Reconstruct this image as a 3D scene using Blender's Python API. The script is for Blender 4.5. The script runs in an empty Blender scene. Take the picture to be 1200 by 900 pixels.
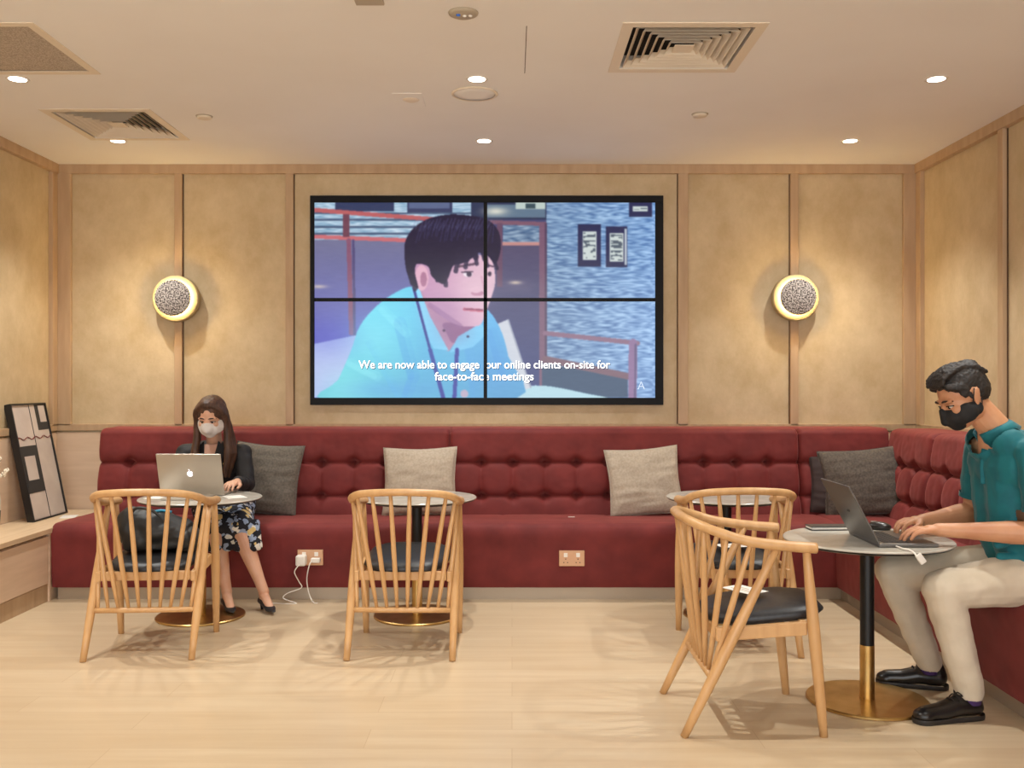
import bpy, bmesh, math, random
import numpy as np
from mathutils import Vector, Matrix, Euler, noise
random.seed(7)
PI = math.pi
scene = bpy.context.scene
COL = scene.collection

# ------------------------------------------------------------------ camera, world, exposure
cam_d = bpy.data.cameras.new('camera'); cam = bpy.data.objects.new('camera', cam_d); COL.objects.link(cam)
cam.location = (0, 0, 1.27); cam.rotation_euler = (PI/2, 0, 0)
cam_d.sensor_fit = 'HORIZONTAL'; cam_d.sensor_width = 36; cam_d.lens = 36*1120/1200
cam_d.clip_start = .05
scene.camera = cam
w = bpy.data.worlds.new('world'); scene.world = w; w.use_nodes = True
w.node_tree.nodes['Background'].inputs[0].default_value = (1.0, 1.02, 1.04, 1)
w.node_tree.nodes['Background'].inputs[1].default_value = 3.5
vs = scene.view_settings
vs.view_transform = 'Standard'; vs.look = 'None'; vs.gamma = 1; vs.exposure = 0.0
vs.use_curve_mapping = False
SPOT_W = 94.0
SPOT_COL = (1.0, 1.0, .96)
RX = (-2.40, -.17, 2.06)
RY = (5.82, 4.64, 3.46)

# ------------------------------------------------------------------ dimensions
H = 2.75; YB = 6.45; XL = -3.09; XR = 2.75; YF = -1.6

# ------------------------------------------------------------------ materials
def lin(c):
    return tuple(((v/255)/12.92 if v/255 <= .04045 else ((v/255+.055)/1.055)**2.4) for v in c) + (1,)
def mat(name, rgb, rough=.5, metal=0, spec=.5, sheen=0, emit=None, estr=0, coat=0):
    m = bpy.data.materials.new(name); m.use_nodes = True
    b = m.node_tree.nodes['Principled BSDF']
    b.inputs['Base Color'].default_value = lin(rgb); b.inputs['Roughness'].default_value = rough
    b.inputs['Metallic'].default_value = metal; b.inputs['Specular IOR Level'].default_value = spec
    if sheen:
        b.inputs['Sheen Weight'].default_value = sheen; b.inputs['Sheen Roughness'].default_value = .4
    if coat: b.inputs['Coat Weight'].default_value = coat
    if emit:
        b.inputs['Emission Color'].default_value = lin(emit); b.inputs['Emission Strength'].default_value = estr
    return m
def nd(m, t): return m.node_tree.nodes.new(t)
def vary(m, rgb2, scale=(1, 1, 1), nscale=5, detail=4, lo=.35, hi=.65, bump=0, bdist=.002, bscale=None, coord='Object', rough=.5, distort=0):
    """noise blend of the base colour with a second colour, optional bump"""
    nt = m.node_tree; b = nt.nodes['Principled BSDF']; L = nt.links.new
    tc = nd(m, 'ShaderNodeTexCoord'); mp = nd(m, 'ShaderNodeMapping'); mp.inputs['Scale'].default_value = scale
    L(tc.outputs[coord], mp.inputs[0])
    n = nd(m, 'ShaderNodeTexNoise'); n.inputs['Scale'].default_value = nscale; n.inputs['Detail'].default_value = detail
    n.inputs['Roughness'].default_value = rough; n.inputs['Distortion'].default_value = distort
    L(mp.outputs[0], n.inputs['Vector'])
    r = nd(m, 'ShaderNodeMapRange'); r.inputs[1].default_value = lo; r.inputs[2].default_value = hi
    L(n.outputs[0], r.inputs[0])
    mx = nd(m, 'ShaderNodeMix'); mx.data_type = 'RGBA'
    mx.inputs[6].default_value = b.inputs['Base Color'].default_value; mx.inputs[7].default_value = lin(rgb2)
    L(r.outputs[0], mx.inputs[0]); L(mx.outputs[2], b.inputs['Base Color'])
    if bump:
        n2 = nd(m, 'ShaderNodeTexNoise'); n2.inputs['Scale'].default_value = bscale or nscale*4; n2.inputs['Detail'].default_value = 4
        L(mp.outputs[0], n2.inputs['Vector'])
        bp = nd(m, 'ShaderNodeBump'); bp.inputs['Strength'].default_value = bump; bp.inputs['Distance'].default_value = bdist
        L(n2.outputs[0], bp.inputs['Height']); L(bp.outputs[0], b.inputs['Normal'])
    return m, mx
M = {}
M['plaster'], _ = vary(mat('ceiling_paint', (238, 234, 228), .85), (234, 229, 222), nscale=1.2)
M['panel'], _ = vary(mat('mottled_wallcovering', (206, 185, 150), .55, spec=.4), (186, 163, 125), scale=(1, 1, .8), nscale=5.5, detail=9, lo=.33, hi=.68, bump=.35, bdist=.003, bscale=40, rough=.68)
M['trim'], _ = vary(mat('beige_timber_trim', (190, 160, 126), .5), (178, 148, 114), scale=(1, 1, .15), nscale=20, bump=.05)
M['veneer'], _ = vary(mat('oak_veneer', (220, 192, 164), .5), (212, 183, 154), scale=(.5, .5, 5), nscale=6, detail=5, bump=.05)
M['ledge'], _ = vary(mat('ledge_timber', (224, 198, 164), .4), (212, 184, 148), scale=(6, .6, 1), nscale=6, detail=5)
M['groove'] = mat('dark_groove', (84, 60, 38), .8)
M['oak'], _ = vary(mat('oak_chair', (212, 168, 116), .38, coat=.1), (196, 150, 98), scale=(3, 3, .5), nscale=9, detail=5, lo=.3, hi=.7, bump=.04)
M['leather'], _ = vary(mat('black_leather', (42, 43, 46), .42), (34, 34, 37), nscale=60, bump=.25, bdist=.0008)
M['velvet'], _ = vary(mat('red_velvet', (122, 46, 44), .7, spec=.3, sheen=.42), (102, 36, 35), nscale=7, detail=6, lo=.3, hi=.7, bump=.2, bdist=.002, bscale=30)
M['velvet'].node_tree.nodes['Principled BSDF'].inputs['Sheen Tint'].default_value = lin((240, 150, 140))
M['stone'], _ = vary(mat('tabletop_stone', (196, 190, 178), .22), (176, 170, 158), nscale=9, detail=8)
M['dark_metal'] = mat('black_metal', (24, 23, 23), .38, .3)
M['brass'], _ = vary(mat('brushed_brass', (206, 172, 112), .34, 1.0), (188, 152, 92), scale=(1, 1, 1), nscale=12)
M['steel'] = mat('plinth_metal', (176, 160, 140), .4, .4)
M['alu'], _ = vary(mat('silver_aluminium', (196, 188, 176), .34, .75), (186, 178, 166), nscale=4)
M['grey_alu'] = mat('space_grey_aluminium', (108, 106, 104), .36, .7)
M['white_pl'] = mat('white_plastic', (232, 226, 216), .4)
M['paper'] = mat('white_paper', (236, 232, 224), .7)
M['grey_vent'] = mat('vent_cream', (226, 212, 190), .6)
M['vent_dark'] = mat('vent_dark', (26, 20, 15), .9)
M['black_gl'] = mat('black_gloss', (9, 9, 12), .5, spec=.2)
M['key'] = mat('key_black', (30, 30, 32), .5)
M['cush_lt'], _ = vary(mat('light_grey_linen', (186, 172, 154), .85, sheen=.2), (170, 156, 138), scale=(1, 1, 1), nscale=70, detail=6, bump=.5, bdist=.001, bscale=160)
M['cush_dk'], _ = vary(mat('dark_grey_linen', (98, 88, 78), .85, sheen=.2), (74, 66, 59), scale=(1, 1, 1), nscale=80, detail=6, bump=.5, bdist=.001, bscale=160)
M['cush_md'], _ = vary(mat('mid_grey_linen', (112, 104, 94), .85, sheen=.2), (92, 84, 75), scale=(1, 1, 1), nscale=80, detail=6, bump=.5, bdist=.001, bscale=160)
M['skin_m'], _ = vary(mat('skin_tan', (204, 150, 112), .5), (190, 132, 96), nscale=9)
M['skin_m'].node_tree.nodes['Principled BSDF'].inputs['Subsurface Weight'].default_value = .12
M['skin_m'].node_tree.nodes['Principled BSDF'].inputs['Subsurface Radius'].default_value = (.01, .004, .002)
M['skin_w'], _ = vary(mat('skin_fair', (216, 170, 142), .5), (206, 154, 124), nscale=9)
M['skin_w'].node_tree.nodes['Principled BSDF'].inputs['Subsurface Weight'].default_value = .12
M['skin_w'].node_tree.nodes['Principled BSDF'].inputs['Subsurface Radius'].default_value = (.01, .004, .002)
M['hair_b'], _ = vary(mat('hair_black', (30, 24, 21), .62), (50, 40, 34), scale=(1, 1, 1), nscale=40, detail=5, lo=.5, hi=.8, bump=.6, bdist=.002, bscale=90)
M['hair_w'], _ = vary(mat('hair_brown', (62, 40, 28), .52), (92, 60, 42), scale=(9, 9, .7), nscale=9, detail=5, lo=.4, hi=.7, bump=.5, bdist=.003, bscale=16)
M['teal'], _ = vary(mat('teal_pique', (6, 108, 116), .75, sheen=.15), (4, 94, 104), nscale=14, bump=.3, bdist=.002, bscale=24)
M['chino'], _ = vary(mat('beige_chino', (212, 198, 176), .8, sheen=.1), (200, 186, 163), nscale=10, bump=.35, bdist=.003, bscale=18)
M['blazer'], _ = vary(mat('black_blazer', (30, 28, 30), .7), (24, 22, 25), nscale=14, bump=.4, bdist=.003, bscale=18)
M['mask_b'] = mat('mask_black', (20, 19, 20), .75)
M['mask_w'], _ = vary(mat('mask_white', (226, 218, 212), .8), (214, 206, 200), nscale=16)
M['shoe'], _ = vary(mat('black_shoe_leather', (22, 20, 20), .28), (34, 30, 29), nscale=30, bump=.4, bdist=.001)
M['sole'] = mat('shoe_sole', (38, 33, 30), .6)
M['purple'] = mat('purple_sock', (74, 48, 104), .9)
M['bag'], _ = vary(mat('black_bag', (26, 26, 27), .5), (40, 40, 38), nscale=9, bump=.8, bdist=.01, bscale=9)
M['blue'] = mat('blue_plastic', (40, 150, 190), .4)
M['art_cream'], _ = vary(mat('art_cream', (206, 192, 180), .7), (192, 176, 166), nscale=5)
M['art_dark'] = mat('art_charcoal', (52, 50, 49), .7)
M['art_red'] = mat('art_red', (120, 42, 38), .7)
M['frame_blk'] = mat('frame_black', (26, 23, 22), .35)
M['vase_w'] = mat('vase_white', (214, 206, 192), .5)
M['vase_g'] = mat('vase_grey', (72, 74, 74), .5)
M['stem'] = mat('stem_brown', (96, 70, 46), .8)
M['petal'] = mat('petal_white', (238, 226, 204), .7)
M['eye_w'] = mat('eye_white', (210, 200, 190), .3)
M['iris'] = mat('iris_dark', (30, 18, 12), .2)
M['brow'] = mat('brow_hair', (44, 32, 26), .8)
M['lamp_body'] = mat('lamp_cream', (176, 160, 120), .7)
M['glow'] = mat('lamp_glow', (255, 214, 130), .5, emit=(255, 222, 158), estr=95)
M['lens'] = mat('downlight_lens', (255, 250, 240), .5, emit=(255, 240, 214), estr=14)
M['logo'] = mat('lit_logo', (250, 250, 250), .4, emit=(240, 240, 255), estr=1.1)
M['smoke_grey'] = mat('detector_grey', (176, 162, 140), .6)
M['wall_grille'], _ = vary(mat('return_grille', (192, 178, 160), .8), (160, 146, 130), nscale=160, detail=1, lo=.4, hi=.6)

# floor: wide pale oak boards running left-right
def floor_mat():
    m = mat('pale_oak_floor', (214, 190, 158), .3, spec=.45)
    nt = m.node_tree; L = nt.links.new; b = nt.nodes['Principled BSDF']
    tc = nd(m, 'ShaderNodeTexCoord')
    br = nd(m, 'ShaderNodeTexBrick'); br.inputs['Scale'].default_value = 1
    br.inputs['Brick Width'].default_value = 1.4; br.inputs['Row Height'].default_value = .185
    br.inputs['Mortar Size'].default_value = .0012; br.inputs['Mortar Smooth'].default_value = .2; br.offset = .37
    br.inputs['Color1'].default_value = lin((214, 194, 163)); br.inputs['Color2'].default_value = lin((205, 183, 151))
    br.inputs['Mortar'].default_value = lin((186, 158, 122))
    L(tc.outputs['Object'], br.inputs['Vector'])
    mp = nd(m, 'ShaderNodeMapping'); mp.inputs['Scale'].default_value = (.5, 6, 1); L(tc.outputs['Object'], mp.inputs[0])
    n = nd(m, 'ShaderNodeTexNoise'); n.inputs['Scale'].default_value = 2.4; n.inputs['Detail'].default_value = 7; n.inputs['Roughness'].default_value = .6
    L(mp.outputs[0], n.inputs['Vector'])
    r = nd(m, 'ShaderNodeMapRange'); r.inputs[1].default_value = .35; r.inputs[2].default_value = .7; r.inputs[3].default_value = 0; r.inputs[4].default_value = .6
    L(n.outputs[0], r.inputs[0])
    mx = nd(m, 'ShaderNodeMix'); mx.data_type = 'RGBA'; mx.inputs[7].default_value = lin((192, 164, 128))
    L(r.outputs[0], mx.inputs[0]); L(br.outputs['Color'], mx.inputs[6]); L(mx.outputs[2], b.inputs['Base Color'])
    return m
M['floor'] = floor_mat()
def skirt_mat():
    m = mat('floral_skirt', (22, 22, 32), .8)
    nt = m.node_tree; L = nt.links.new; b = nt.nodes['Principled BSDF']
    tc = nd(m, 'ShaderNodeTexCoord')
    prev = None
    for i, (sc, rad, col) in enumerate([(26, .42, (150, 164, 190)), (19, .30, (226, 220, 208)), (11, .22, (216, 186, 120))]):
        mp = nd(m, 'ShaderNodeMapping'); mp.inputs['Location'].default_value = (i*3.1, i*1.7, i)
        L(tc.outputs['Object'], mp.inputs[0])
        nz = nd(m, 'ShaderNodeTexNoise'); nz.inputs['Scale'].default_value = 30
        L(mp.outputs[0], nz.inputs['Vector'])
        ad = nd(m, 'ShaderNodeMix'); ad.data_type = 'VECTOR'; ad.inputs[0].default_value = .04
        L(mp.outputs[0], ad.inputs[4]); L(nz.outputs[1], ad.inputs[5])
        v = nd(m, 'ShaderNodeTexVoronoi'); v.inputs['Scale'].default_value = sc; v.inputs['Randomness'].default_value = 1
        L(ad.outputs[1], v.inputs['Vector'])
        lt = nd(m, 'ShaderNodeMath'); lt.operation = 'LESS_THAN'; lt.inputs[1].default_value = rad
        L(v.outputs['Distance'], lt.inputs[0])
        mx = nd(m, 'ShaderNodeMix'); mx.data_type = 'RGBA'; mx.inputs[7].default_value = lin(col)
        if prev is None: mx.inputs[6].default_value = lin((22, 22, 32))
        else: L(prev, mx.inputs[6])
        L(lt.outputs[0], mx.inputs[0]); prev = mx.outputs[2]
    L(prev, b.inputs['Base Color'])
    return m
M['floral'] = skirt_mat()
def speckle_mat():
    m = mat('speckled_grey_stone', (120, 112, 104), .8)
    nt = m.node_tree; L = nt.links.new; b = nt.nodes['Principled BSDF']
    tc = nd(m, 'ShaderNodeTexCoord'); n = nd(m, 'ShaderNodeTexNoise'); n.inputs['Scale'].default_value = 110; n.inputs['Detail'].default_value = 3
    L(tc.outputs['Object'], n.inputs['Vector'])
    cr = nd(m, 'ShaderNodeValToRGB'); cr.color_ramp.elements[0].position = .42; cr.color_ramp.elements[0].color = lin((66, 56, 52))
    cr.color_ramp.elements[1].position = .58; cr.color_ramp.elements[1].color = lin((196, 186, 178))
    L(n.outputs[0], cr.inputs[0]); L(cr.outputs[0], b.inputs['Base Color'])
    bp = nd(m, 'ShaderNodeBump'); bp.inputs['Strength'].default_value = .8; bp.inputs['Distance'].default_value = .004
    L(n.outputs[0], bp.inputs['Height']); L(bp.outputs[0], b.inputs['Normal'])
    return m
M['speckle'] = speckle_mat()

# ------------------------------------------------------------------ object helpers
def tag(o, label=None, cat=None, group=None, kind=None):
    if label: o['label'] = label
    if cat: o['category'] = cat
    if group: o['group'] = group
    if kind: o['kind'] = kind
    return o
def empty(name, loc=(0, 0, 0), rz=0):
    o = bpy.data.objects.new(name, None); COL.objects.link(o)
    o.location = loc; o.rotation_euler = (0, 0, rz); o.empty_display_size = .1
    return o
def link(name, me, m, parent=None, smooth=False):
    if smooth:
        me.polygons.foreach_set('use_smooth', [True]*len(me.polygons))
    o = bpy.data.objects.new(name, me); COL.objects.link(o)
    if m is not None: me.materials.append(m)
    if parent is not None: o.parent = parent
    return o
def obj(name, bm, m, parent=None, smooth=False):
    bmesh.ops.recalc_face_normals(bm, faces=bm.faces)
    me = bpy.data.meshes.new(name); bm.to_mesh(me); bm.free()
    return link(name, me, m, parent, smooth)
def BM(): return bmesh.new()
def add_box(bm, lo, hi, bev=0, mtx=None, seg=2):
    lo, hi = Vector(lo), Vector(hi); c = (lo+hi)/2; d = hi-lo
    r = bmesh.ops.create_cube(bm, size=1, matrix=Matrix.Translation(c) @ Matrix.Diagonal((*d, 1)))
    vs_ = r['verts']
    if bev:
        es = list({e for v in vs_ for e in v.link_edges})
        rb = bmesh.ops.bevel(bm, geom=es, offset=bev, segments=seg, profile=.5, affect='EDGES')
        vs_ = list({v for f in rb['faces'] for v in f.verts} | {v for v in vs_ if v.is_valid})
    if mtx is not None: bmesh.ops.transform(bm, matrix=mtx, verts=vs_)
    return vs_
def box(name, lo, hi, m, parent=None, bev=0, mtx=None):
    bm = BM(); add_box(bm, lo, hi, bev, mtx); return obj(name, bm, m, parent)
def catmull(pts, n=6):
    P = [Vector(p) for p in pts]; out = []
    for i in range(len(P)-1):
        p0 = P[max(i-1, 0)]; p1 = P[i]; p2 = P[i+1]; p3 = P[min(i+2, len(P)-1)]
        for k in range(n):
            t = k/n
            out.append(.5*((2*p1)+(-p0+p2)*t+(2*p0-5*p1+4*p2-p3)*t*t+(-p0+3*p1-3*p2+p3)*t**3))
    out.append(P[-1]); return out
def add_tube(bm, pts, radii, seg=12, caps=True, flat=None):
    P = [Vector(p) for p in pts]; n = len(P)
    if not hasattr(radii, '__len__'): radii = [radii]*n
    elif len(radii) != n:
        radii = list(np.interp(np.linspace(0, 1, n), np.linspace(0, 1, len(radii)), radii))
    T0 = (P[1]-P[0]).normalized(); up = Vector((0, 0, 1)) if abs(T0.z) < .9 else Vector((1, 0, 0))
    N = (up - T0*up.dot(T0)).normalized(); rings = []
    for i in range(n):
        T = (P[min(i+1, n-1)]-P[max(i-1, 0)]).normalized()
        N = (N - T*N.dot(T)).normalized(); B = T.cross(N)
        ring = []
        for k in range(seg):
            a = 2*PI*k/seg
            sx, sy = (flat if flat else (1, 1))
            ring.append(bm.verts.new(P[i]+N*math.cos(a)*radii[i]*sx+B*math.sin(a)*radii[i]*sy))
        rings.append(ring)
    for a, b in zip(rings, rings[1:]):
        for k in range(seg): bm.faces.new((a[k], a[(k+1) % seg], b[(k+1) % seg], b[k]))
    if caps:
        bm.faces.new(rings[0][::-1]); bm.faces.new(rings[-1])
def tube(name, pts, radii, m, parent=None, seg=12, sm=True, flat=None):
    bm = BM(); add_tube(bm, pts, radii, seg, flat=flat); return obj(name, bm, m, parent, sm)
def add_lathe(bm, prof, c=(0, 0, 0), seg=48, mtx=None):
    rings = []; allv = []
    for r, z in prof:
        if r < 1e-5:
            v = bm.verts.new((c[0], c[1], c[2]+z)); rings.append([v]); allv.append(v)
        else:
            ring = [bm.verts.new((c[0]+r*math.cos(2*PI*k/seg), c[1]+r*math.sin(2*PI*k/seg), c[2]+z)) for k in range(seg)]
            rings.append(ring); allv += ring
    for a, b in zip(rings, rings[1:]):
        for k in range(seg):
            k2 = (k+1) % seg
            if len(a) == 1 and len(b) == 1: break
            if len(a) == 1: bm.faces.new((a[0], b[k2], b[k]))
            elif len(b) == 1: bm.faces.new((a[k], a[k2], b[0]))
            else: bm.faces.new((a[k], a[k2], b[k2], b[k]))
    if mtx is not None: bmesh.ops.transform(bm, matrix=mtx, verts=allv)
def lathe(name, prof, m, parent=None, c=(0, 0, 0), seg=48, mtx=None, sm=True):
    bm = BM(); add_lathe(bm, prof, c, seg, mtx); o = obj(name, bm, m, parent, sm)
    return o
def autosmooth(o, ang=40):
    me = o.data; me.polygons.foreach_set('use_smooth', [True]*len(me.polygons))
    me.set_sharp_from_angle(angle=math.radians(ang)) if hasattr(me, 'set_sharp_from_angle') else None
def poly_prism(name, pts, axis, a, b, m, parent=None):
    """extrude 2D outline pts between a and b along axis ('x','y','z')"""
    bm = BM()
    def mk(p, t): return {'x': (t, p[0], p[1]), 'y': (p[0], t, p[1]), 'z': (p[0], p[1], t)}[axis]
    A = [bm.verts.new(mk(p, a)) for p in pts]; B = [bm.verts.new(mk(p, b)) for p in pts]
    bm.faces.new(A); bm.faces.new(B[::-1])
    for i in range(len(pts)):
        j = (i+1) % len(pts); bm.faces.new((A[i], B[i], B[j], A[j]))
    return obj(name, bm, m, parent)
def struct(o): o['kind'] = 'structure'; return o
def copy_tree(o, parent=None):
    c = o.copy(); COL.objects.link(c); c.parent = parent
    for ch in list(o.children): copy_tree(ch, c)
    return c
class Blob:
    """overlapping tapered limbs and ellipsoids fused into one continuous surface"""
    def __init__(s): s.bm = BM()
    def cap(s, p0, p1, r0, r1=None, flat=None, side=None):
        r1 = r0 if r1 is None else r1
        p0, p1 = Vector(p0), Vector(p1); d = p1-p0; L = max(d.length, 1e-5); T = d/L
        ref = Vector(side) if side is not None else (Vector((0, 0, 1)) if abs(T.z) < .9 else Vector((1, 0, 0)))
        N = (ref-T*ref.dot(T)).normalized(); B = T.cross(N); seg = 16; rings = []
        fx, fy = flat or (1, 1)
        prof = [(-math.cos(a)*r0, math.sin(a)*r0) for a in (0, .4, .8, 1.2, PI/2)] + [(L+math.sin(a)*r1, math.cos(a)*r1) for a in (0, .4, .8, 1.2, PI/2)]
        for (h, r) in prof:
            if r < 1e-6: rings.append([s.bm.verts.new(p0+T*h)])
            else: rings.append([s.bm.verts.new(p0+T*h+N*math.cos(2*PI*k/seg)*r*fx+B*math.sin(2*PI*k/seg)*r*fy) for k in range(seg)])
        for a, b in zip(rings, rings[1:]):
            for k in range(seg):
                k2 = (k+1) % seg
                if len(a) == 1: s.bm.faces.new((a[0], b[k2], b[k]))
                elif len(b) == 1: s.bm.faces.new((a[k], a[k2], b[0]))
                else: s.bm.faces.new((a[k], a[k2], b[k2], b[k]))
        return s
    def chain(s, pts, rs, **k):
        for i in range(len(pts)-1): s.cap(pts[i], pts[i+1], rs[i], rs[i+1], **k)
        return s
    def ell(s, c, r, rot=None):
        m = Matrix.Translation(Vector(c)) @ (rot.to_4x4() if rot is not None else Matrix.Identity(4)) @ Matrix.Diagonal((*r, 1))
        bmesh.ops.create_uvsphere(s.bm, u_segments=24, v_segments=14, radius=1, matrix=m); return s
    def box(s, lo, hi, bev=0, mtx=None): add_box(s.bm, lo, hi, bev, mtx); return s
    def build(s, name, m, parent=None, voxel=.005, smooth=3, factor=.5, cuts=(), displace=0, dscale=.05):
        o = obj(name, s.bm, m, parent)
        md = o.modifiers.new('r', 'REMESH'); md.mode = 'VOXEL'; md.voxel_size = voxel; md.use_smooth_shade = True
        if smooth:
            sm = o.modifiers.new('s', 'SMOOTH'); sm.iterations = smooth; sm.factor = factor
        dg = bpy.context.evaluated_depsgraph_get(); dg.update()
        me = bpy.data.meshes.new_from_object(o.evaluated_get(dg)); o.modifiers.clear()
        old = o.data; o.data = me; bpy.data.meshes.remove(old)
        if cuts:
            bm = BM(); bm.from_mesh(me)
            for co, no in cuts:
                bmesh.ops.bisect_plane(bm, geom=bm.verts[:]+bm.edges[:]+bm.faces[:], plane_co=co, plane_no=no, clear_outer=True)
            bm.to_mesh(me); bm.free()
        if displace:
            n = len(me.vertices); co = np.empty(n*3, 'f'); me.vertices.foreach_get('co', co); co = co.reshape(-1, 3)
            no = np.array([v.normal[:] for v in me.vertices])
            dv = np.array([noise.noise(Vector((float(p[0]), float(p[1]), float(p[2])))/dscale) for p in co])
            co = co+no*dv[:, None]*displace
            me.vertices.foreach_set('co', co.astype('f').ravel())
        if not me.materials: me.materials.append(m)
        me.polygons.foreach_set('use_smooth', [True]*len(me.polygons)); me.update()
        return o
def text_mesh(name, body, size, m, parent, loc, rot=(PI/2, 0, 0), align='CENTER', ext=.0004, bold=0):
    cu = bpy.data.curves.new(name, 'FONT'); cu.body = body; cu.size = size; cu.align_x = align; cu.extrude = ext; cu.offset = bold
    o = bpy.data.objects.new(name, cu); COL.objects.link(o)
    dg = bpy.context.evaluated_depsgraph_get(); dg.update()
    me = bpy.data.meshes.new_from_object(o.evaluated_get(dg)); bpy.data.objects.remove(o)
    me.materials.clear(); q = link(name, me, m, parent); q.location = loc; q.rotation_euler = rot
    return q

# ------------------------------------------------------------------ room shell
struct(box('floor', (XL-.2, YF, -.1), (XR+.2, YB+.2, 0), M['floor']))
def ceiling():
    # slab with openings for the ventilation units
    holes = [(-2.505, -1.995, 5.19, 5.74), (.50, 1.01, 3.96, 4.48), (-2.6, -2.0, 3.95, 4.52)]
    xs = sorted({XL-.2, XR+.2} | {h[0] for h in holes} | {h[1] for h in holes})
    ys = sorted({YF, YB+.2} | {h[2] for h in holes} | {h[3] for h in holes})
    bm = BM()
    def inside(x, y): return any(h[0] < x < h[1] and h[2] < y < h[3] for h in holes)
    nx, ny = len(xs)-1, len(ys)-1
    vcache = {}
    def V(i, j, z):
        k = (i, j, z)
        if k not in vcache: vcache[k] = bm.verts.new((xs[i], ys[j], z))
        return vcache[k]
    solid = [[not inside((xs[i]+xs[i+1])/2, (ys[j]+ys[j+1])/2) for j in range(ny)] for i in range(nx)]
    for i in range(nx):
        for j in range(ny):
            if not solid[i][j]: continue
            for z in (H, H+.2): bm.faces.new((V(i, j, z), V(i+1, j, z), V(i+1, j+1, z), V(i, j+1, z)))
            for (di, dj, a, b) in ((-1, 0, (i, j), (i, j+1)), (1, 0, (i+1, j), (i+1, j+1)), (0, -1, (i, j), (i+1, j)), (0, 1, (i, j+1), (i+1, j+1))):
                ii, jj = i+di, j+dj
                if not (0 <= ii < nx and 0 <= jj < ny) or not solid[ii][jj]:
                    bm.faces.new((V(*a, H), V(*b, H), V(*b, H+.2), V(*a, H+.2)))
    struct(obj('ceiling', bm, M['plaster']))
ceiling()
struct(box('wall_back', (XL-.2, YB+.02, 0), (XR+.2, YB+.2, H), M['panel']))
struct(box('wall_left', (XL-.2, YF, 0), (XL, YB+.02, H), M['panel']))
struct(box('wall_right', (XR, YF, 0), (XR+.2, YB+.02, H), M['panel']))
# timber framing on the back wall
tn = [0]
def trim(lo, hi, m='trim', bev=.002):
    tn[0] += 1
    return struct(box('trim_%d' % tn[0], lo, hi, M[m], bev=bev))
yb = YB+.02
trim((XL, yb-.035, H-.062), (XR, yb, H))                    # head rail
trim((XL, yb-.03, .955), (XR, yb, 1.0))                          # dado rail
trim((XL, yb-.022, 0), (XR, yb, .945), 'veneer')                  # plain lower panelling
for (a, b, g) in ((-3.085, -2.975, 0), (-2.276, -2.225, 1), (-1.526, -1.474, 1), (1.12, 1.187, -1), (1.877, 1.931, -1), (2.64, 2.748, 0)):
    trim((a, yb-.03, .99), (b, yb, H-.05))
    if g:
        gx = b if g > 0 else a
        trim((gx-.003, yb-.010, 1.0), (gx+.004, yb-.001, H-.062), 'groove', 0)
# central panel the video wall hangs on
trim((-1.468, yb-.012, 1.0), (1.114, yb, H-.062), 'panel')
# side walls
for sx, X in ((1, XL), (-1, XR)):
    def sb(y0, y1, z0, z1, dpt, m='trim'):
        x0, x1 = sorted((X, X+sx*dpt)); trim((x0, y0, z0), (x1, y1, z1), m)
    sb(YF, YB-.015, H-.062, H, .04)
    sb(YF, YB-.015, .955, 1.0, .03)
    sb(YF, YB-.005, 0, .945, .022, 'veneer')
    sb(YB-.08, YB-.012, .99, H-.05, .03)
    for yv in (5.30, 3.95, 2.6):
        sb(yv, yv+.055, .99, H-.05, .03)
        sb(yv-.008, yv+.002, 1.0, H-.062, .006, 'groove')
# hairline joints in the ceiling board
trim((.060-.001, 3.95, H-.0012), (.062, 4.55, H+.01), 'groove', 0)

# ------------------------------------------------------------------ downlights
def downlight(x, y, label, vis=True):
    t = empty('downlight', (x, y, H)); tag(t, label, 'ceiling light', 'recessed downlights')
    bm = BM(); add_lathe(bm, [(.040, -.001), (.052, -.003), (.055, 0), (.05, .004), (.04, .004), (.040, -.001)], seg=32); obj('trim_ring', bm, M['white_pl'], t, True)
    bm = BM(); add_lathe(bm, [(0, -.002), (.041, -.002), (.041, .003), (0, .003)], seg=32); obj('lens', bm, M['lens'], t, True)
    ld = bpy.data.lights.new('downlight_beam', 'SPOT'); ld.energy = SPOT_W; ld.color = SPOT_COL; ld.spot_size = math.radians(104); ld.spot_blend = 1
    ld.shadow_soft_size = .022
    lo = bpy.data.objects.new('beam', ld); COL.objects.link(lo); lo.parent = t; lo.location = (0, 0, -.03)
    return t
where = {(0, 0): 'small round recessed downlight at far left beside the slatted air vent', (0, 1): 'small round recessed downlight behind grey square ceiling grille at left',
         (1, 0): 'small round recessed downlight above the video wall, nearest the back wall', (1, 1): 'small round recessed downlight next to the round ceiling speaker',
         (2, 0): 'small round recessed downlight at right, nearest the back wall', (2, 1): 'small round recessed downlight at far right towards the camera'}
for i, x in enumerate(RX):
    for j, y in enumerate(RY):
        lb = where.get((i, j), 'small round recessed downlight at %s, nearer the camera than the ceiling vents' % ('left', 'the middle', 'right')[i])
        downlight(x, y, lb)

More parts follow.
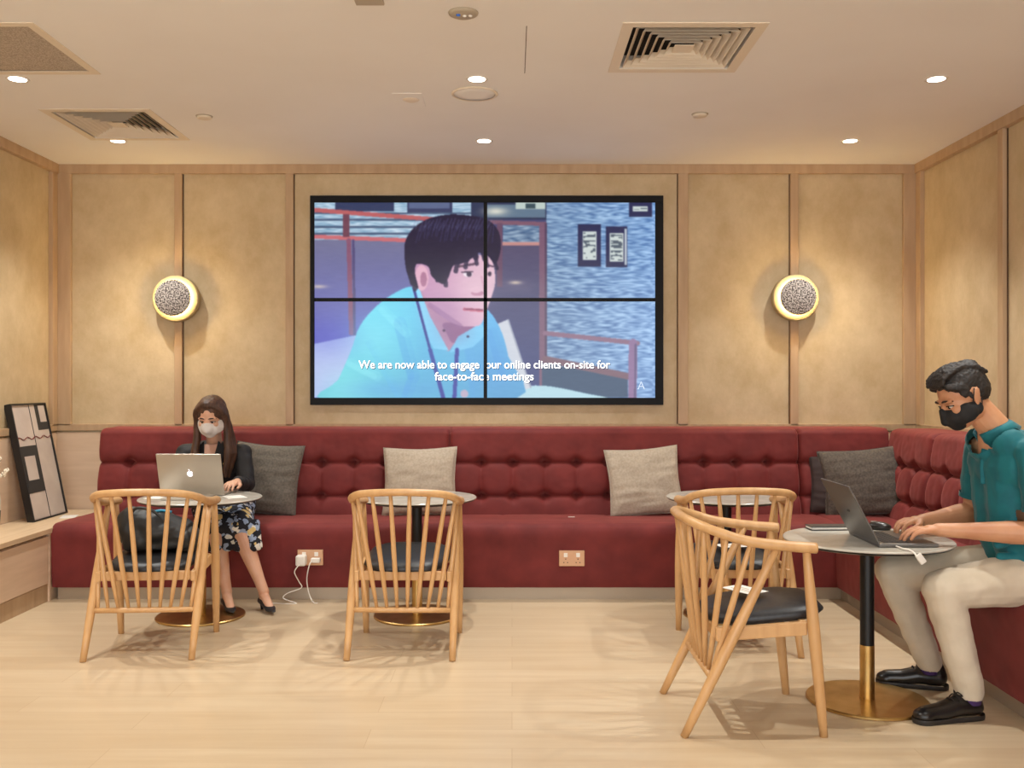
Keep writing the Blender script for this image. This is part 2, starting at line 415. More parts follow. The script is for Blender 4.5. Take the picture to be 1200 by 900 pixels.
# ------------------------------------------------------------------ air diffusers, grille, sensors
def diffuser(x0, x1, y0, y1, label):
    cx, cy = (x0+x1)/2, (y0+y1)/2; hw, hd = (x1-x0)/2, (y1-y0)/2
    t = empty('air_diffuser', (cx, cy, H)); tag(t, label, 'air vent', 'square ceiling air diffusers')
    def ring(bm, a0, b0, z0, a1, b1, z1, th=.0035):
        # square sloped vane from half sizes (a0,b0) at z0 to (a1,b1) at z1
        def sq(a, b, z): return [bm.verts.new(p) for p in ((-a, -b, z), (a, -b, z), (a, b, z), (-a, b, z))]
        A = sq(a0, b0, z0); B = sq(a1, b1, z1); C = sq(a1-th, b1-th, z1+.001); D = sq(a0-th, b0-th, z0+.001)
        for P, Q in ((A, B), (B, C), (C, D), (D, A)):
            for k in range(4): bm.faces.new((P[k], P[(k+1) % 4], Q[(k+1) % 4], Q[k]))
    bm = BM()
    for (a, b, z) in ((hw, hd, 0),):
        add_box(bm, (-a, -b, -.004), (a, -b+.046, .003)); add_box(bm, (-a, b-.046, -.004), (a, b, .003))
        add_box(bm, (-a, -b+.046, -.004), (-a+.046, b-.046, .003)); add_box(bm, (a-.046, -b+.046, -.004), (a, b-.046, .003))
    obj('frame', bm, M['grey_vent'], t)
    n = 6
    for k in range(n):
        f = 1-(k+.35)/(n+1.6)
        a = (hw-.05)*f; b = (hd-.05)*f
        bm = BM(); ring(bm, a-.020, b-.020, .026, a, b, -.002, .003); obj('louvre', bm, M['grey_vent'], t)
    f = 1.3/(n+1.6)
    bm = BM(); add_box(bm, (-(hw-.05)*f, -(hd-.05)*f, -.001), ((hw-.05)*f, (hd-.05)*f, .003)); obj('centre_plate', bm, M['grey_vent'], t)
    bm = BM(); add_box(bm, (-hw+.046, -hd+.046, .06), (hw-.046, hd-.046, .1)); obj('duct', bm, M['vent_dark'], t)
    return t
diffuser(-2.55, -1.95, 5.14, 5.79, 'square slatted air vent at left of the ceiling, by the left wall lamp')
diffuser(.455, 1.055, 3.91, 4.53, 'square slatted air vent at right of the ceiling, with pale blue reflection')
t = empty('return_grille', (-2.3, 4.235, H)); tag(t, 'grey mesh square ceiling grille at upper left corner', 'air vent')
bm = BM()
for lo, hi in (((-.34, -.325, -.004), (.34, -.285, .01)), ((-.34, .285, -.004), (.34, .325, .01)), ((-.34, -.285, -.004), (-.30, .285, .01)), ((.30, -.285, -.004), (.34, .285, .01))): add_box(bm, lo, hi, .001)
obj('frame', bm, M['grey_vent'], t)
box('mesh_panel', (-.3, -.285, .002), (.3, .285, .02), M['wall_grille'], t)
t = empty('ceiling_speaker', (-.19, 4.87, H)); tag(t, 'round flat ceiling speaker just behind middle downlight', 'speaker')
lathe('rim', [(.105, 0), (.118, 0), (.118, -.005), (.113, -.008), (.105, -.006)], M['grey_vent'], t)
lathe('speaker_grille', [(0, -.006), (.06, -.0065), (.106, -.004), (.106, 0), (0, 0)], M['plaster'], t)
for x, l in ((-1.70, 'small flush ceiling sensor at left, over the left wall lamp'), (1.03, 'small flush ceiling sensor at right, behind the large air vent')):
    t = empty('ceiling_sensor', (x, 5.28 if x < 0 else 5.24, H)); tag(t, l, 'sensor', 'flush ceiling sensors')
    lathe('cover_plate', [(0, -.014), (.036, -.014), (.04, -.010), (.04, -.004), (0, -.004)], M['grey_vent'], t, seg=28)
    lathe('collar', [(0, -.006), (.044, -.004), (.046, 0), (0, 0)], M['smoke_grey'], t, seg=28)
t = empty('smoke_detector', (-.194, 3.81, H)); tag(t, 'grey round ceiling detector with a blue light at top centre', 'smoke detector')
lathe('housing', [(0, -.012), (.045, -.012), (.058, -.006), (.06, 0), (0, 0)], M['smoke_grey'], t)
lathe('indicator', [(0, -.018), (.008, -.016), (.010, -.011), (0, -.011)], mat('indicator_blue', (60, 110, 200), .3), t, c=(-.02, -.01, 0), seg=14)
for dx in (.005, .028): lathe('sensor_eye', [(0, -.018), (.007, -.016), (.009, -.011), (0, -.011)], M['white_pl'], t, c=(dx, 0, 0), seg=14)
t = tag(empty('access_plate', (-.55, 3.66, H)), 'pale square plate on the ceiling at the top edge of the photo', 'ceiling plate')
box('plate', (-.055, -.05, -.012), (.055, .05, 0), M['smoke_grey'], t, .003)
t = tag(empty('unlit_downlight', (-.535, 4.98, H)), 'pale square unlit ceiling fitting left of the round speaker', 'ceiling light')
bm = BM(); add_box(bm, (-.075, -.12, -.003), (.075, .12, .001), .001); obj('plate', bm, M['plaster'], t)
lathe('recess_lens', [(0, -.012), (.025, -.011), (.04, -.005), (.045, -.002), (0, -.002)], M['grey_vent'], t, c=(.01, -.01, 0))

# ------------------------------------------------------------------ wall lamps
def sconce(x, z, label):
    t = empty('wall_lamp', (x, YB-.01, z)); tag(t, label, 'wall lamp', 'round wall lamps')
    R = Matrix.Rotation(PI/2, 4, 'X')     # lathe axis z -> -y
    lathe('drum', [(0, .004), (.13, .004), (.155, .006), (.155, .05), (.150, .055), (.0, .055)], M['lamp_body'], t, mtx=R, seg=64)
    lathe('light_band', [(.085, .056), (.104, .060), (.106, .090), (.085, .092), (.085, .056)], M['glow'], t, mtx=R, seg=48)
    lathe('stone_disc', [(0, .092), (.108, .092), (.118, .094), (.120, .099), (.118, .105), (.114, .108), (0, .109)], M['speckle'], t, mtx=R, seg=64)
    return t
sconce(-2.252, 1.842, 'round glowing wall lamp with speckled disc, left of the video wall')
sconce(1.900, 1.848, 'round glowing wall lamp with speckled disc, right of the video wall')

# ------------------------------------------------------------------ video wall
def paint():
    U0, U1, V0, V1 = 78., 1115., 78., 664.
    W, Hh = 620, 350
    uu, vv = np.meshgrid(np.linspace(U0, U1, W), np.linspace(V0, V1, Hh))
    img = np.zeros((Hh, W, 3)); rng = np.random.RandomState(3)
    img[:] = (96, 100, 150)
    def poly(pts):
        inside = np.zeros(uu.shape, bool); n = len(pts); j = n-1
        for i in range(n):
            xi, yi = pts[i]; xj, yj = pts[j]
            if yi != yj:
                c = ((yi > vv) != (yj > vv)) & (uu < (xj-xi)*(vv-yi)/(yj-yi)+xi); inside ^= c
            j = i
        return inside
    def smoothpoly(pts, n=6):
        P = [Vector((p[0], p[1], 0)) for p in pts]; out = []; N = len(P)
        for i in range(N):
            p0, p1, p2, p3 = P[i-1], P[i], P[(i+1) % N], P[(i+2) % N]
            for k in range(n):
                t = k/n; q = .5*((2*p1)+(-p0+p2)*t+(2*p0-5*p1+4*p2-p3)*t*t+(-p0+3*p1-3*p2+p3)*t**3); out.append((q.x, q.y))
        return out
    def fill(m, c, a=1.):
        img[m] = img[m]*(1-a)+np.array(c)*a
    def rect(a, b, c, d, col): fill((uu >= a) & (uu <= c) & (vv >= b) & (vv <= d), col)
    def line(x0, y0, x1, y1, w, col, a=1.):
        d = np.hypot(x1-x0, y1-y0); t = np.clip(((uu-x0)*(x1-x0)+(vv-y0)*(y1-y0))/d/d, 0, 1)
        fill(np.hypot(uu-x0-t*(x1-x0), vv-y0-t*(y1-y0)) < w/2, col, a)
    def ell(x, y, a, b, col, al=1.): fill(((uu-x)/a)**2+((vv-y)/b)**2 < 1, col, al)
    # streaky woven wall texture
    st = rng.rand(Hh//2+2, W//10+3)
    yi = np.linspace(0, Hh//2, Hh).astype(int); xf = np.linspace(0, W//10, W)
    off = rng.rand(Hh//2+2)*1.0
    tex = np.zeros((Hh, W))
    for r in range(Hh):
        row = st[yi[r]]; tex[r] = np.interp((xf+off[yi[r]]) % (W//10), np.arange(len(row)), row)
    def weave(m, c0, c1):
        v = tex[..., None]; im = np.array(c0)*(1-v)+np.array(c1)*v; img[m] = im[m]
    # left seating wall
    g = np.clip((vv-190)/320, 0, 1)[..., None]; lm = uu < 600
    base = np.array((116, 116, 150))*(1-g)+np.array((92, 94, 186))*g
    img[lm] = base[lm]
    weave((uu < 600) & (vv < 190), (120, 160, 190), (205, 225, 240))
    rows = ((vv/7).astype(int) % 3 == 0) & (uu < 600) & (vv > 108) & (vv < 186); fill(rows, (46, 60, 92), .75)
    rect(140, 78, 320, 104, (50, 60, 96)); rect(360, 78, 498, 108, (56, 62, 98)); rect(366, 78, 490, 96, (92, 104, 140))
    line(78, 100, 600, 140, 13, (186, 96, 100)); line(78, 180, 600, 200, 12, (200, 108, 116)); rect(164, 112, 184, 182, (112, 66, 84))
    line(182, 192, 190, 470, 14, (136, 84, 112)); line(196, 192, 200, 480, 8, (80, 72, 120))
    # middle screen panel
    rect(600, 78, 790, 664, (72, 74, 116))
    g = np.clip((vv-200)/420, 0, 1)[..., None]; mm = (uu > 600) & (uu < 765) & (vv > 205)
    b2 = np.array((88, 80, 110))*(1-g)+np.array((58, 66, 120))*g; img[mm] = b2[mm]
    weave((uu > 652) & (uu < 764) & (vv > 146) & (vv < 196), (60, 90, 130), (170, 190, 210))
    rect(555, 78, 795, 130, (46, 54, 84)); rect(604, 84, 780, 122, (96, 118, 140)); rect(690, 78, 780, 98, (190, 205, 200))
    rect(720, 80, 750, 96, (60, 80, 90))
    line(600, 136, 780, 142, 12, (126, 88, 108)); rect(640, 196, 764, 206, (196, 140, 136)); rect(634, 140, 650, 330, (104, 74, 100))
    # right wall
    weave(uu > 784, (72, 104, 150), (168, 196, 222))
    sh = np.clip((uu-784)/330, 0, 1)[..., None]; rm = uu > 784; img[rm] = (img*(1-.0*sh)+np.array((6, 14, 26))*sh)[rm]
    rect(762, 140, 785, 664, (122, 88, 112)); rect(779, 140, 786, 664, (84, 62, 90))
    for (a, b, c, d, m) in ((880, 142, 950, 270, 14), (965, 150, 1031, 272, 12), (1035, 70, 1105, 120, 12)):
        rect(a, b, c, d, (44, 46, 84)); rect(a+m, b+m*1.6, c-m, d-m*1.4, (206, 216, 214))
        k = (uu > a+m+3) & (uu < c-m-3) & (vv > b+m*1.6+4) & (vv < d-m*1.4-4) & (tex > .58); fill(k, (50, 62, 80), .8)
    fill((uu > 1022) & (uu < 1028) & (vv > 156) & (vv < 266), (190, 200, 210))
    # bench at lower right
    fill(poly([(770, 560), (1032, 604), (1032, 664), (770, 664)]), (54, 78, 108))
    line(780, 548, 1034, 600, 20, (122, 92, 106)); line(780, 470, 1062, 500, 14, (138, 104, 128)); line(1048, 500, 1046, 664, 26, (140, 110, 150)); line(1056, 504, 1054, 664, 6, (96, 80, 120))
    fill(smoothpoly_m := poly(smoothpoly([(650, 664), (700, 634), (780, 628), (900, 650), (960, 668)])), (178, 214, 226))
    fill(poly([(612, 452), (668, 428), (700, 520), (738, 634), (660, 655), (600, 650)]), (204, 208, 218))
    line(668, 430, 736, 632, 5, (160, 166, 184))
    # white sofa at lower left
    fill(poly([(78, 502), (215, 474), (260, 664), (78, 664)]), (176, 190, 232))
    # shirt
    S = poly(smoothpoly([(118, 672), (150, 610), (190, 520), (215, 450), (265, 390), (330, 345), (385, 330), (470, 360), (590, 390), (640, 450), (668, 540), (684, 672)], 4))
    tt = np.clip((uu-150)/500, 0, 1)[..., None]; sc = np.array((112, 226, 240))*(1-tt)+np.array((98, 178, 232))*tt
    tv = np.clip((vv-420)/260, 0, 1)[..., None]; sc = sc*(1-.12*tv)
    img[S] = sc[S]
    for (a, b, c, d, w_, col) in ((330, 440, 372, 600, 22, (70, 150, 220)), (372, 600, 350, 664, 18, (78, 160, 224)), (240, 500, 330, 660, 14, (92, 190, 230)), (280, 400, 350, 470, 16, (140, 236, 246)), (610, 470, 650, 600, 20, (74, 150, 220)), (540, 500, 560, 660, 16, (84, 160, 224)), (180, 560, 260, 600, 16, (150, 240, 246))):
        line(a, b, c, d, w_, col, .22); line(a+8, b, c+8, d, w_*1.8, col, .16)
    # neck and open collar
    fill(poly(smoothpoly([(392, 330), (430, 330), (560, 420), (585, 440), (540, 470), (505, 500), (482, 524), (455, 480), (410, 400)], 4)), (190, 140, 168))
    fill(poly(smoothpoly([(470, 440), (540, 440), (580, 452), (530, 476), (500, 500), (480, 470)], 4)), (150, 100, 140))
    fill(poly([(372, 330), (398, 338), (430, 420), (486, 522), (440, 516), (404, 448)]), (136, 216, 248))
    fill(poly([(490, 528), (515, 480), (585, 440), (606, 470), (560, 512)]), (126, 206, 244))
    line(380, 336, 430, 520, 8, (36, 42, 130)); line(430, 520, 470, 664, 12, (40, 44, 140)); line(512, 520, 504, 664, 12, (46, 54, 150))
    ell(534, 652, 12, 12, (190, 170, 190))
    ell(545, 480, 4, 4, (40, 50, 90)); ell(518, 600, 4, 4, (60, 70, 120))
    # face
    F = poly(smoothpoly([(384, 262), (430, 250), (520, 240), (604, 236), (624, 270), (628, 318), (620, 352), (608, 386), (596, 418), (584, 444), (556, 450), (516, 446), (470, 424), (430, 380), (404, 345), (388, 300)], 5))
    tf = np.clip((uu-400)/220, 0, 1)[..., None]; fc = np.array((196, 146, 182))*(1-tf)+np.array((228, 190, 206))*tf
    img[F] = fc[F]
    line(430, 386, 520, 448, 16, (150, 104, 150), .5)
    ell(404, 304, 21, 38, (226, 176, 198)); ell(410, 308, 10, 22, (176, 120, 150))
    ell(545, 293, 14, 8, (240, 230, 240)); ell(549, 293, 8, 8, (34, 24, 50)); line(526, 287, 560, 285, 4, (50, 34, 60)); line(516, 270, 566, 262, 7, (88, 62, 86))
    ell(611, 292, 6, 7, (50, 36, 60)); line(600, 264, 622, 270, 5, (88, 62, 86))
    line(586, 300, 596, 345, 6, (204, 150, 176), .8); ell(574, 350, 20, 8, (180, 120, 150)); ell(570, 340, 18, 9, (226, 184, 204))
    line(534, 398, 588, 402, 9, (196, 96, 120)); line(534, 397, 590, 400, 3, (110, 50, 80)); ell(472, 462, 4, 4, (60, 30, 60))
    # hair
    Hm = poly(smoothpoly([(352, 240), (354, 196), (376, 158), (420, 128), (480, 114), (545, 116), (606, 130), (640, 168), (644, 222), (628, 262), (606, 238), (578, 228), (556, 246), (524, 262), (500, 268), (474, 322), (436, 300), (424, 270), (390, 262), (384, 290), (394, 336), (372, 318), (358, 284)], 5))
    fill(Hm, (34, 26, 56))
    for k in range(26):
        a = 400+k*9; line(a, 136+rng.rand()*14, a-14+rng.rand()*8, 176+rng.rand()*26, 3, (96, 100, 150), .3)
    for (x0_, y0_, x1_, y1_, w_) in ((520, 220, 508, 284, 14), (545, 222, 538, 272, 13), (566, 222, 572, 262, 12), (592, 226, 604, 268, 12), (618, 230, 634, 276, 10), (470, 280, 478, 326, 14), (455, 270, 452, 312, 12), (372, 300, 384, 338, 12)):
        line(x0_, y0_, x1_, y1_, w_, (36, 28, 58), .85); line(x0_, y0_, (x0_+x1_)/2, (y0_+y1_)/2, w_*1.5, (36, 28, 58), .85)
    for k in range(22):
        a = 372+k*11; line(a+14, 124+rng.rand()*10, a-4+rng.rand()*10, 150+rng.rand()*14, 4, (120, 124, 166), .30)
    def soft(x, y, a, b, col, al):
        q = np.exp(-(((uu-x)/a)**2+((vv-y)/b)**2))[..., None]*al; img[:] = img*(1-q)+np.array(col)*q
    soft(480, 400, 60, 46, (150, 104, 156), .30); soft(560, 330, 60, 60, (244, 214, 222), .28); soft(500, 470, 60, 40, (130, 84, 130), .25)
    soft(250, 480, 90, 70, (150, 244, 250), .30); soft(420, 560, 60, 110, (70, 150, 215), .26); soft(600, 580, 60, 70, (72, 140, 215), .28); soft(170, 640, 70, 60, (150, 245, 235), .3)
    soft(300, 640, 160, 30, (70, 120, 230), .22); soft(120, 480, 90, 60, (70, 70, 200), .3); soft(690, 330, 60, 20, (130, 120, 140), .3); soft(630, 104, 34, 12, (240, 235, 215), .8); soft(690, 318, 18, 5, (235, 215, 190), .8); soft(90, 330, 24, 5, (235, 215, 190), .7)
    img += (tex[..., None]-.5)*5
    # soft glow and slight blur
    for _ in range(3):
        p = np.pad(img, ((1, 1), (1, 1), (0, 0)), 'edge')
        img = (p[:-2, 1:-1]+p[2:, 1:-1]+p[1:-1, :-2]+p[1:-1, 2:]+2*p[1:-1, 1:-1])/6
    return np.clip(img, 0, 255)
def screen_mat():
    m = bpy.data.materials.new('lit_screen'); m.use_nodes = True; nt = m.node_tree; nt.nodes.clear()
    o = nt.nodes.new('ShaderNodeOutputMaterial'); e = nt.nodes.new('ShaderNodeEmission'); a = nt.nodes.new('ShaderNodeVertexColor'); a.layer_name = 'picture'
    g = nt.nodes.new('ShaderNodeBsdfGlossy'); g.inputs['Roughness'].default_value = .15; g.inputs['Color'].default_value = (.03, .03, .03, 1)
    ad = nt.nodes.new('ShaderNodeAddShader'); e.inputs['Strength'].default_value = 1.0
    nt.links.new(a.outputs[0], e.inputs[0]); nt.links.new(e.outputs[0], ad.inputs[0]); nt.links.new(g.outputs[0], ad.inputs[1]); nt.links.new(ad.outputs[0], o.inputs[0])
    return m
def video_wall():
    YS = 6.40
    t = empty('video_wall', (-.17, YB, 1.83)); tag(t, 'large video wall of four black-framed screens showing a man in light blue shirt', 'screen')
    off = -Vector(t.location); k_ = 1.0075; t.scale = (k_, 1, k_); t.location = (-.17*k_, YB+.047, 1.27+.56*k_)
    def P(x, y, z): return (x+off.x, y+off.y, z+off.z)
    x0, x1, xa, xb = -1.322, .958, -.190, -.166; z1, z0, za, zb = 2.484, 1.178, 1.822, 1.846
    # housing and outer frame
    box('housing', P(-1.34, YS+.012, 1.14), P(1.0, YB-.031, 2.52), M['black_gl'], t, .002)
    bm = BM()
    for lo, hi in (((-1.350, YS-.012, z1), (1.012, YS+.02, 2.530)), ((-1.350, YS-.012, 1.130), (1.012, YS+.02, z0)), ((-1.350, YS-.012, z0), (x0, YS+.02, z1)), ((x1, YS-.012, z0), (1.012, YS+.02, z1))):
        add_box(bm, P(*lo), P(*hi), .002)
    obj('frame', bm, M['black_gl'], t)
    bm = BM(); add_box(bm, P(x0, YS-.006, za), P(x1, YS+.005, zb)); add_box(bm, P(xa, YS-.006, z0), P(xb, YS+.005, z1)); obj('bezel', bm, M['black_gl'], t)
    img = paint(); Hh, W, _ = img.shape
    c = img/255; c = np.where(c <= .04045, c/12.92, ((c+.055)/1.055)**2.4)
    sm = screen_mat(); mi, mj = W//2, Hh//2
    for (i0, i1, j0, j1) in ((0, mi+1, 0, mj+1), (mi, W, 0, mj+1), (0, mi+1, mj, Hh), (mi, W, mj, Hh)):
        nx, ny = i1-i0, j1-j0
        X = x0+(x1-x0)*np.arange(i0, i1)/(W-1); Z = z1+(z0-z1)*np.arange(j0, j1)/(Hh-1)
        XX, ZZ = np.meshgrid(X, Z); co = np.stack([XX+off.x, np.full_like(XX, YS+off.y), ZZ+off.z], -1).reshape(-1, 3)
        idx = np.arange(nx*ny).reshape(ny, nx)
        f = np.stack([idx[:-1, :-1], idx[1:, :-1], idx[1:, 1:], idx[:-1, 1:]], -1).reshape(-1, 4)
        me = bpy.data.meshes.new('screen_panel'); me.from_pydata(co.tolist(), [], f.tolist())
        at = me.color_attributes.new('picture', 'FLOAT_COLOR', 'POINT')
        cc = np.ones((nx*ny, 4), 'f'); cc[:, :3] = c[j0:j1, i0:i1].reshape(-1, 3); at.data.foreach_set('color', cc.ravel())
        link('screen_panel', me, sm, t)
    tm = mat('subtitle_white', (240, 240, 240), .5, emit=(238, 246, 250), estr=1.0); ts = mat('subtitle_shadow', (10, 20, 40), .6, emit=(24, 60, 110), estr=.5)
    s1, s2 = 'We are now able to engage  our online clients on-site for', 'face-to-face meetings'
    for txt, zc in ((s1, 1.375), (s2, 1.296)):
        a = text_mesh('subtitle', txt, .0760, tm, t, P(-.185, YS-.0022, zc), bold=.0012)
        b = text_mesh('subtitle_shadow', txt, .0760, ts, a, (0, 0, 0), rot=(0, 0, 0), bold=.0012)
        b.location = (.004, -.004, -.0012)
        wd = a.dimensions.x or 1
        xs = [v.co.x for v in a.data.vertices]; wd = max(xs)-min(xs); k = (1.685 if txt == s1 else .663)/wd
        a.scale = (k, 1, 1)
    text_mesh('channel_mark', 'A', .075, mat('mark_pale', (170, 190, 215), .5, emit=(176, 196, 220), estr=.9), t, P(.865, YS-.0022, 1.235))
video_wall()

# ------------------------------------------------------------------ banquette
SX = 1.90      # front of right run
def grid_mesh(name, fn, nu, nv, m, parent, closed_back=None):
    """fn(u,v)->point for u,v in 0..1"""
    vs_ = []; fs = []
    for j in range(nv+1):
        for i in range(nu+1): vs_.append(fn(i/nu, j/nv))
    for j in range(nv):
        for i in range(nu):
            a = j*(nu+1)+i; fs.append((a, a+1, a+nu+2, a+nu+1))
    me = bpy.data.meshes.new(name); me.from_pydata([tuple(v) for v in vs_], [], fs)
    if closed_back: closed_back(me)
    return link(name, me, m, parent, True)
PZ = (.555, .765)          # heights of the two rows of tufts
def back_panel(parent, a, b, place, edge0=True, edge1=True, pitch=.2045, salt=0):
    """upholstered back section running a..b; place(s, depth, z) gives the world point, depth measured from the wall"""
    L = b-a; n = max(2, round(L/pitch)); p = L/n
    zt, zb_ = .985, .425
    nu = int(L/.0075)
    prof = []                        # (z, depth) along the section: bottom front, up, over the top, to the wall
    for k in range(66): prof.append((zb_+(zt-.035-zb_)*k/65, None))
    for k in range(1, 9):
        th = k/8*PI/2; prof.append((zt-.035+.035*math.sin(th), ('c', th)))
    prof.append((zt, 'w'))
    nv = len(prof)-1
    def depth_front(z): return .375-.10*(z-zb_)/(zt-zb_)
    def fn(u, v):
        s = a+L*u; z, kind = prof[round(v*nv)]
        d0 = depth_front(z)
        ds = abs((s-a)/p-round((s-a)/p))*p; ki = round((s-a)/p)
        at_edge = (ki == 0 or ki == n)
        dz = min(abs(z-q) for q in PZ)
        puff = .024*(1-math.exp(-dz/.03))*1.0
        # vertical pleats between and around the rows
        zc = sum(PZ)/2
        amp = .017 if PZ[0] <= z <= PZ[1] else .012*math.exp(-dz/.05)
        wob = .004*noise.noise(Vector((ki*3.1+salt, z*9, 0)))
        ds2 = abs(ds+wob)
        ple = amp*math.exp(-ds2/.016)
        dim = .058*math.exp(-(ds**2+dz**2)/(2*.019**2)) if not at_edge else 0
        hcr = .015*math.exp(-dz/.009)
        sc = .008*math.cos(PI*ds/(p/2))*math.exp(-dz/.025)       # scalloped upper edge under each row
        d = d0+puff-ple-dim-hcr-sc*.5
        d += .004*noise.noise(Vector((s*7+salt, z*9, 2.))) + .0016*noise.noise(Vector((s*26+salt, z*30, 5.)))
        e = min((s-a) if edge0 else 9, (b-s) if edge1 else 9)
        d -= .034*math.exp(-e/.009)
        if kind == 'w': d = .01
        elif kind is not None:
            th = kind[1]; dd = d-.06+.06*math.cos(th); d = dd; z = z - .012*math.exp(-e/.010)
        return place(s, d, z)
    o = grid_mesh('backrest_section', fn, nu, nv, M['velvet'], parent)
    return o
def banquette():
    t = empty('banquette_sofa', (-.4, 6.0, 0)); tag(t, 'long L-shaped tufted dark red velvet banquette along back and right walls', 'sofa')
    off = -Vector(t.location)
    place_b = lambda s, d, z: Vector((s, YB-.0-d, z))+off
    place_r = lambda s, d, z: Vector((XR-.02-d, s, z))+off
    for i, (a, b) in enumerate(((-2.66, -.402), (-.402, 1.845), (1.845, 2.42))): back_panel(t, a, b, place_b, i != 9, i != 2, salt=i*7.7)
    for i, (a, b) in enumerate(((5.52, 6.13), (3.85, 5.52), (2.2, 3.85))): back_panel(t, a, b, place_r, True, i != 0, salt=30+i*5.1)
    # end cap of the back at the left
    poly_prism('back_end', [(YB-.012-off.y*0, .43), (YB-.345, .43), (YB-.262, .93), (YB-.225, .966), (YB-.012, .972)], 'x', -2.655, -2.60, M['velvet'], t)
    t.children[-1].location = off
    # seat: rounded L profile
    def prof(k):   # k 0..1 : bottom front -> top -> rear ; returns (inset from front plane, z)
        pts = [(.012, .075), (.004, .12), (0, .2), (-.002, .30), (-.006, .36), (-.004, .39), (.004, .415), (.018, .433), (.038, .444), (.07, .449), (.16, .452), (.3, .449), (.56, .440)]
        c = catmull([(p[0], p[1], 0) for p in pts], 5); return c
    P = prof(0)
    def seat_strip(name, s0, s1, place, mitre=None):
        n = max(2, int((s1-s0)/.02)); seams = [s0+(s1-s0)*k/round((s1-s0)/.62) for k in range(1, round((s1-s0)/.62))]
        def fn(u, v):
            q = P[round(v*(len(P)-1))]; s = s0+(s1-s0)*u
            e = min([abs(s-x) for x in seams]+[s-s0 if mitre != 'lo' else 9, s1-s if mitre != 'hi' else 9])
            ins = q[0]+.0025*math.exp(-e/.006)+.0035*noise.noise(Vector((s*5, q[0]*8, q[1]*7)))+ (.0015*noise.noise(Vector((s*30, q[0]*20, q[1]*20))))
            z = q[1] + (.004*noise.noise(Vector((s*4, q[0]*9, 7)))-.003*math.exp(-e/.008) if q[1] > .40 else 0)
            return Vector(place(s, ins, z))+off
        return grid_mesh(name, fn, n, len(P)-1, M['velvet'], t)
    FY = 5.60
    seat_strip('seat', -2.70, SX+.02, lambda s, i, z: (s, FY+i, z))
    seat_strip('seat', 2.2, FY+.5, lambda s, i, z: (SX+i, s, z))
    # corner fill and seat ends
    fill = poly_prism('seat_end', [(5.61, .078), (6.2, .078), (6.2, .440), (5.70, .446), (5.64, .44), (5.61, .41)], 'x', -2.699, -2.68, M['velvet'], t); fill.location = off
    # recessed plinth
    p1 = box('plinth', (-2.68, 5.64, 0), (SX+.06, 5.70, .08), M['steel'], t); p1.location = off
    p2 = box('plinth', (SX+.045, 2.2, 0), (SX+.10, 5.70, .08), M['steel'], t); p2.location = off
    p3 = box('base', (-2.68, 5.70, .0), (XR-.1, 6.2, .40), M['dark_metal'], t); p3.location = off
    p4 = box('base', (SX+.10, 2.2, .0), (XR-.1, 5.70, .40), M['dark_metal'], t); p4.location = off
    return t
sofa = banquette()

# ------------------------------------------------------------------ cabinet ledge at the left
t = empty('ledge_cabinet', (-2.88, 3.8, 0)); tag(t, 'low pale timber cabinet with ledge top along the left wall', 'cabinet')
off = -Vector(t.location)
def B(name, lo, hi, m, bev=.002):
    o = box(name, Vector(lo)+off, Vector(hi)+off, m, t, bev); return o
B('body', (XL+.025, 1.2, .105), (-2.722, 5.58, .385), M['veneer'])
B('shadow_gap', (XL+.025, 1.2, .385), (-2.735, 5.58, .398), M['groove'], 0)
for a, b in ((1.2, 2.65), (2.655, 4.1), (4.105, 5.575)): B('door', (-2.721, a+.002, .108), (-2.703, b-.002, .382), M['veneer'], .0015)
B('ledge_top', (XL+.025, 1.2, .398), (-2.695, 6.425, .427), M['ledge'], .002)
B('plinth', (XL+.025, 1.2, 0), (-2.712, 5.60, .103), M['trim'], .001)
B('end_panel', (-2.722, 5.582, 0), (-2.702, 5.602, .397), M['veneer'], .001)
B('rear_carcass', (XL+.025, 5.602, 0), (-2.71, 6.425, .397), M['veneer'], 0)

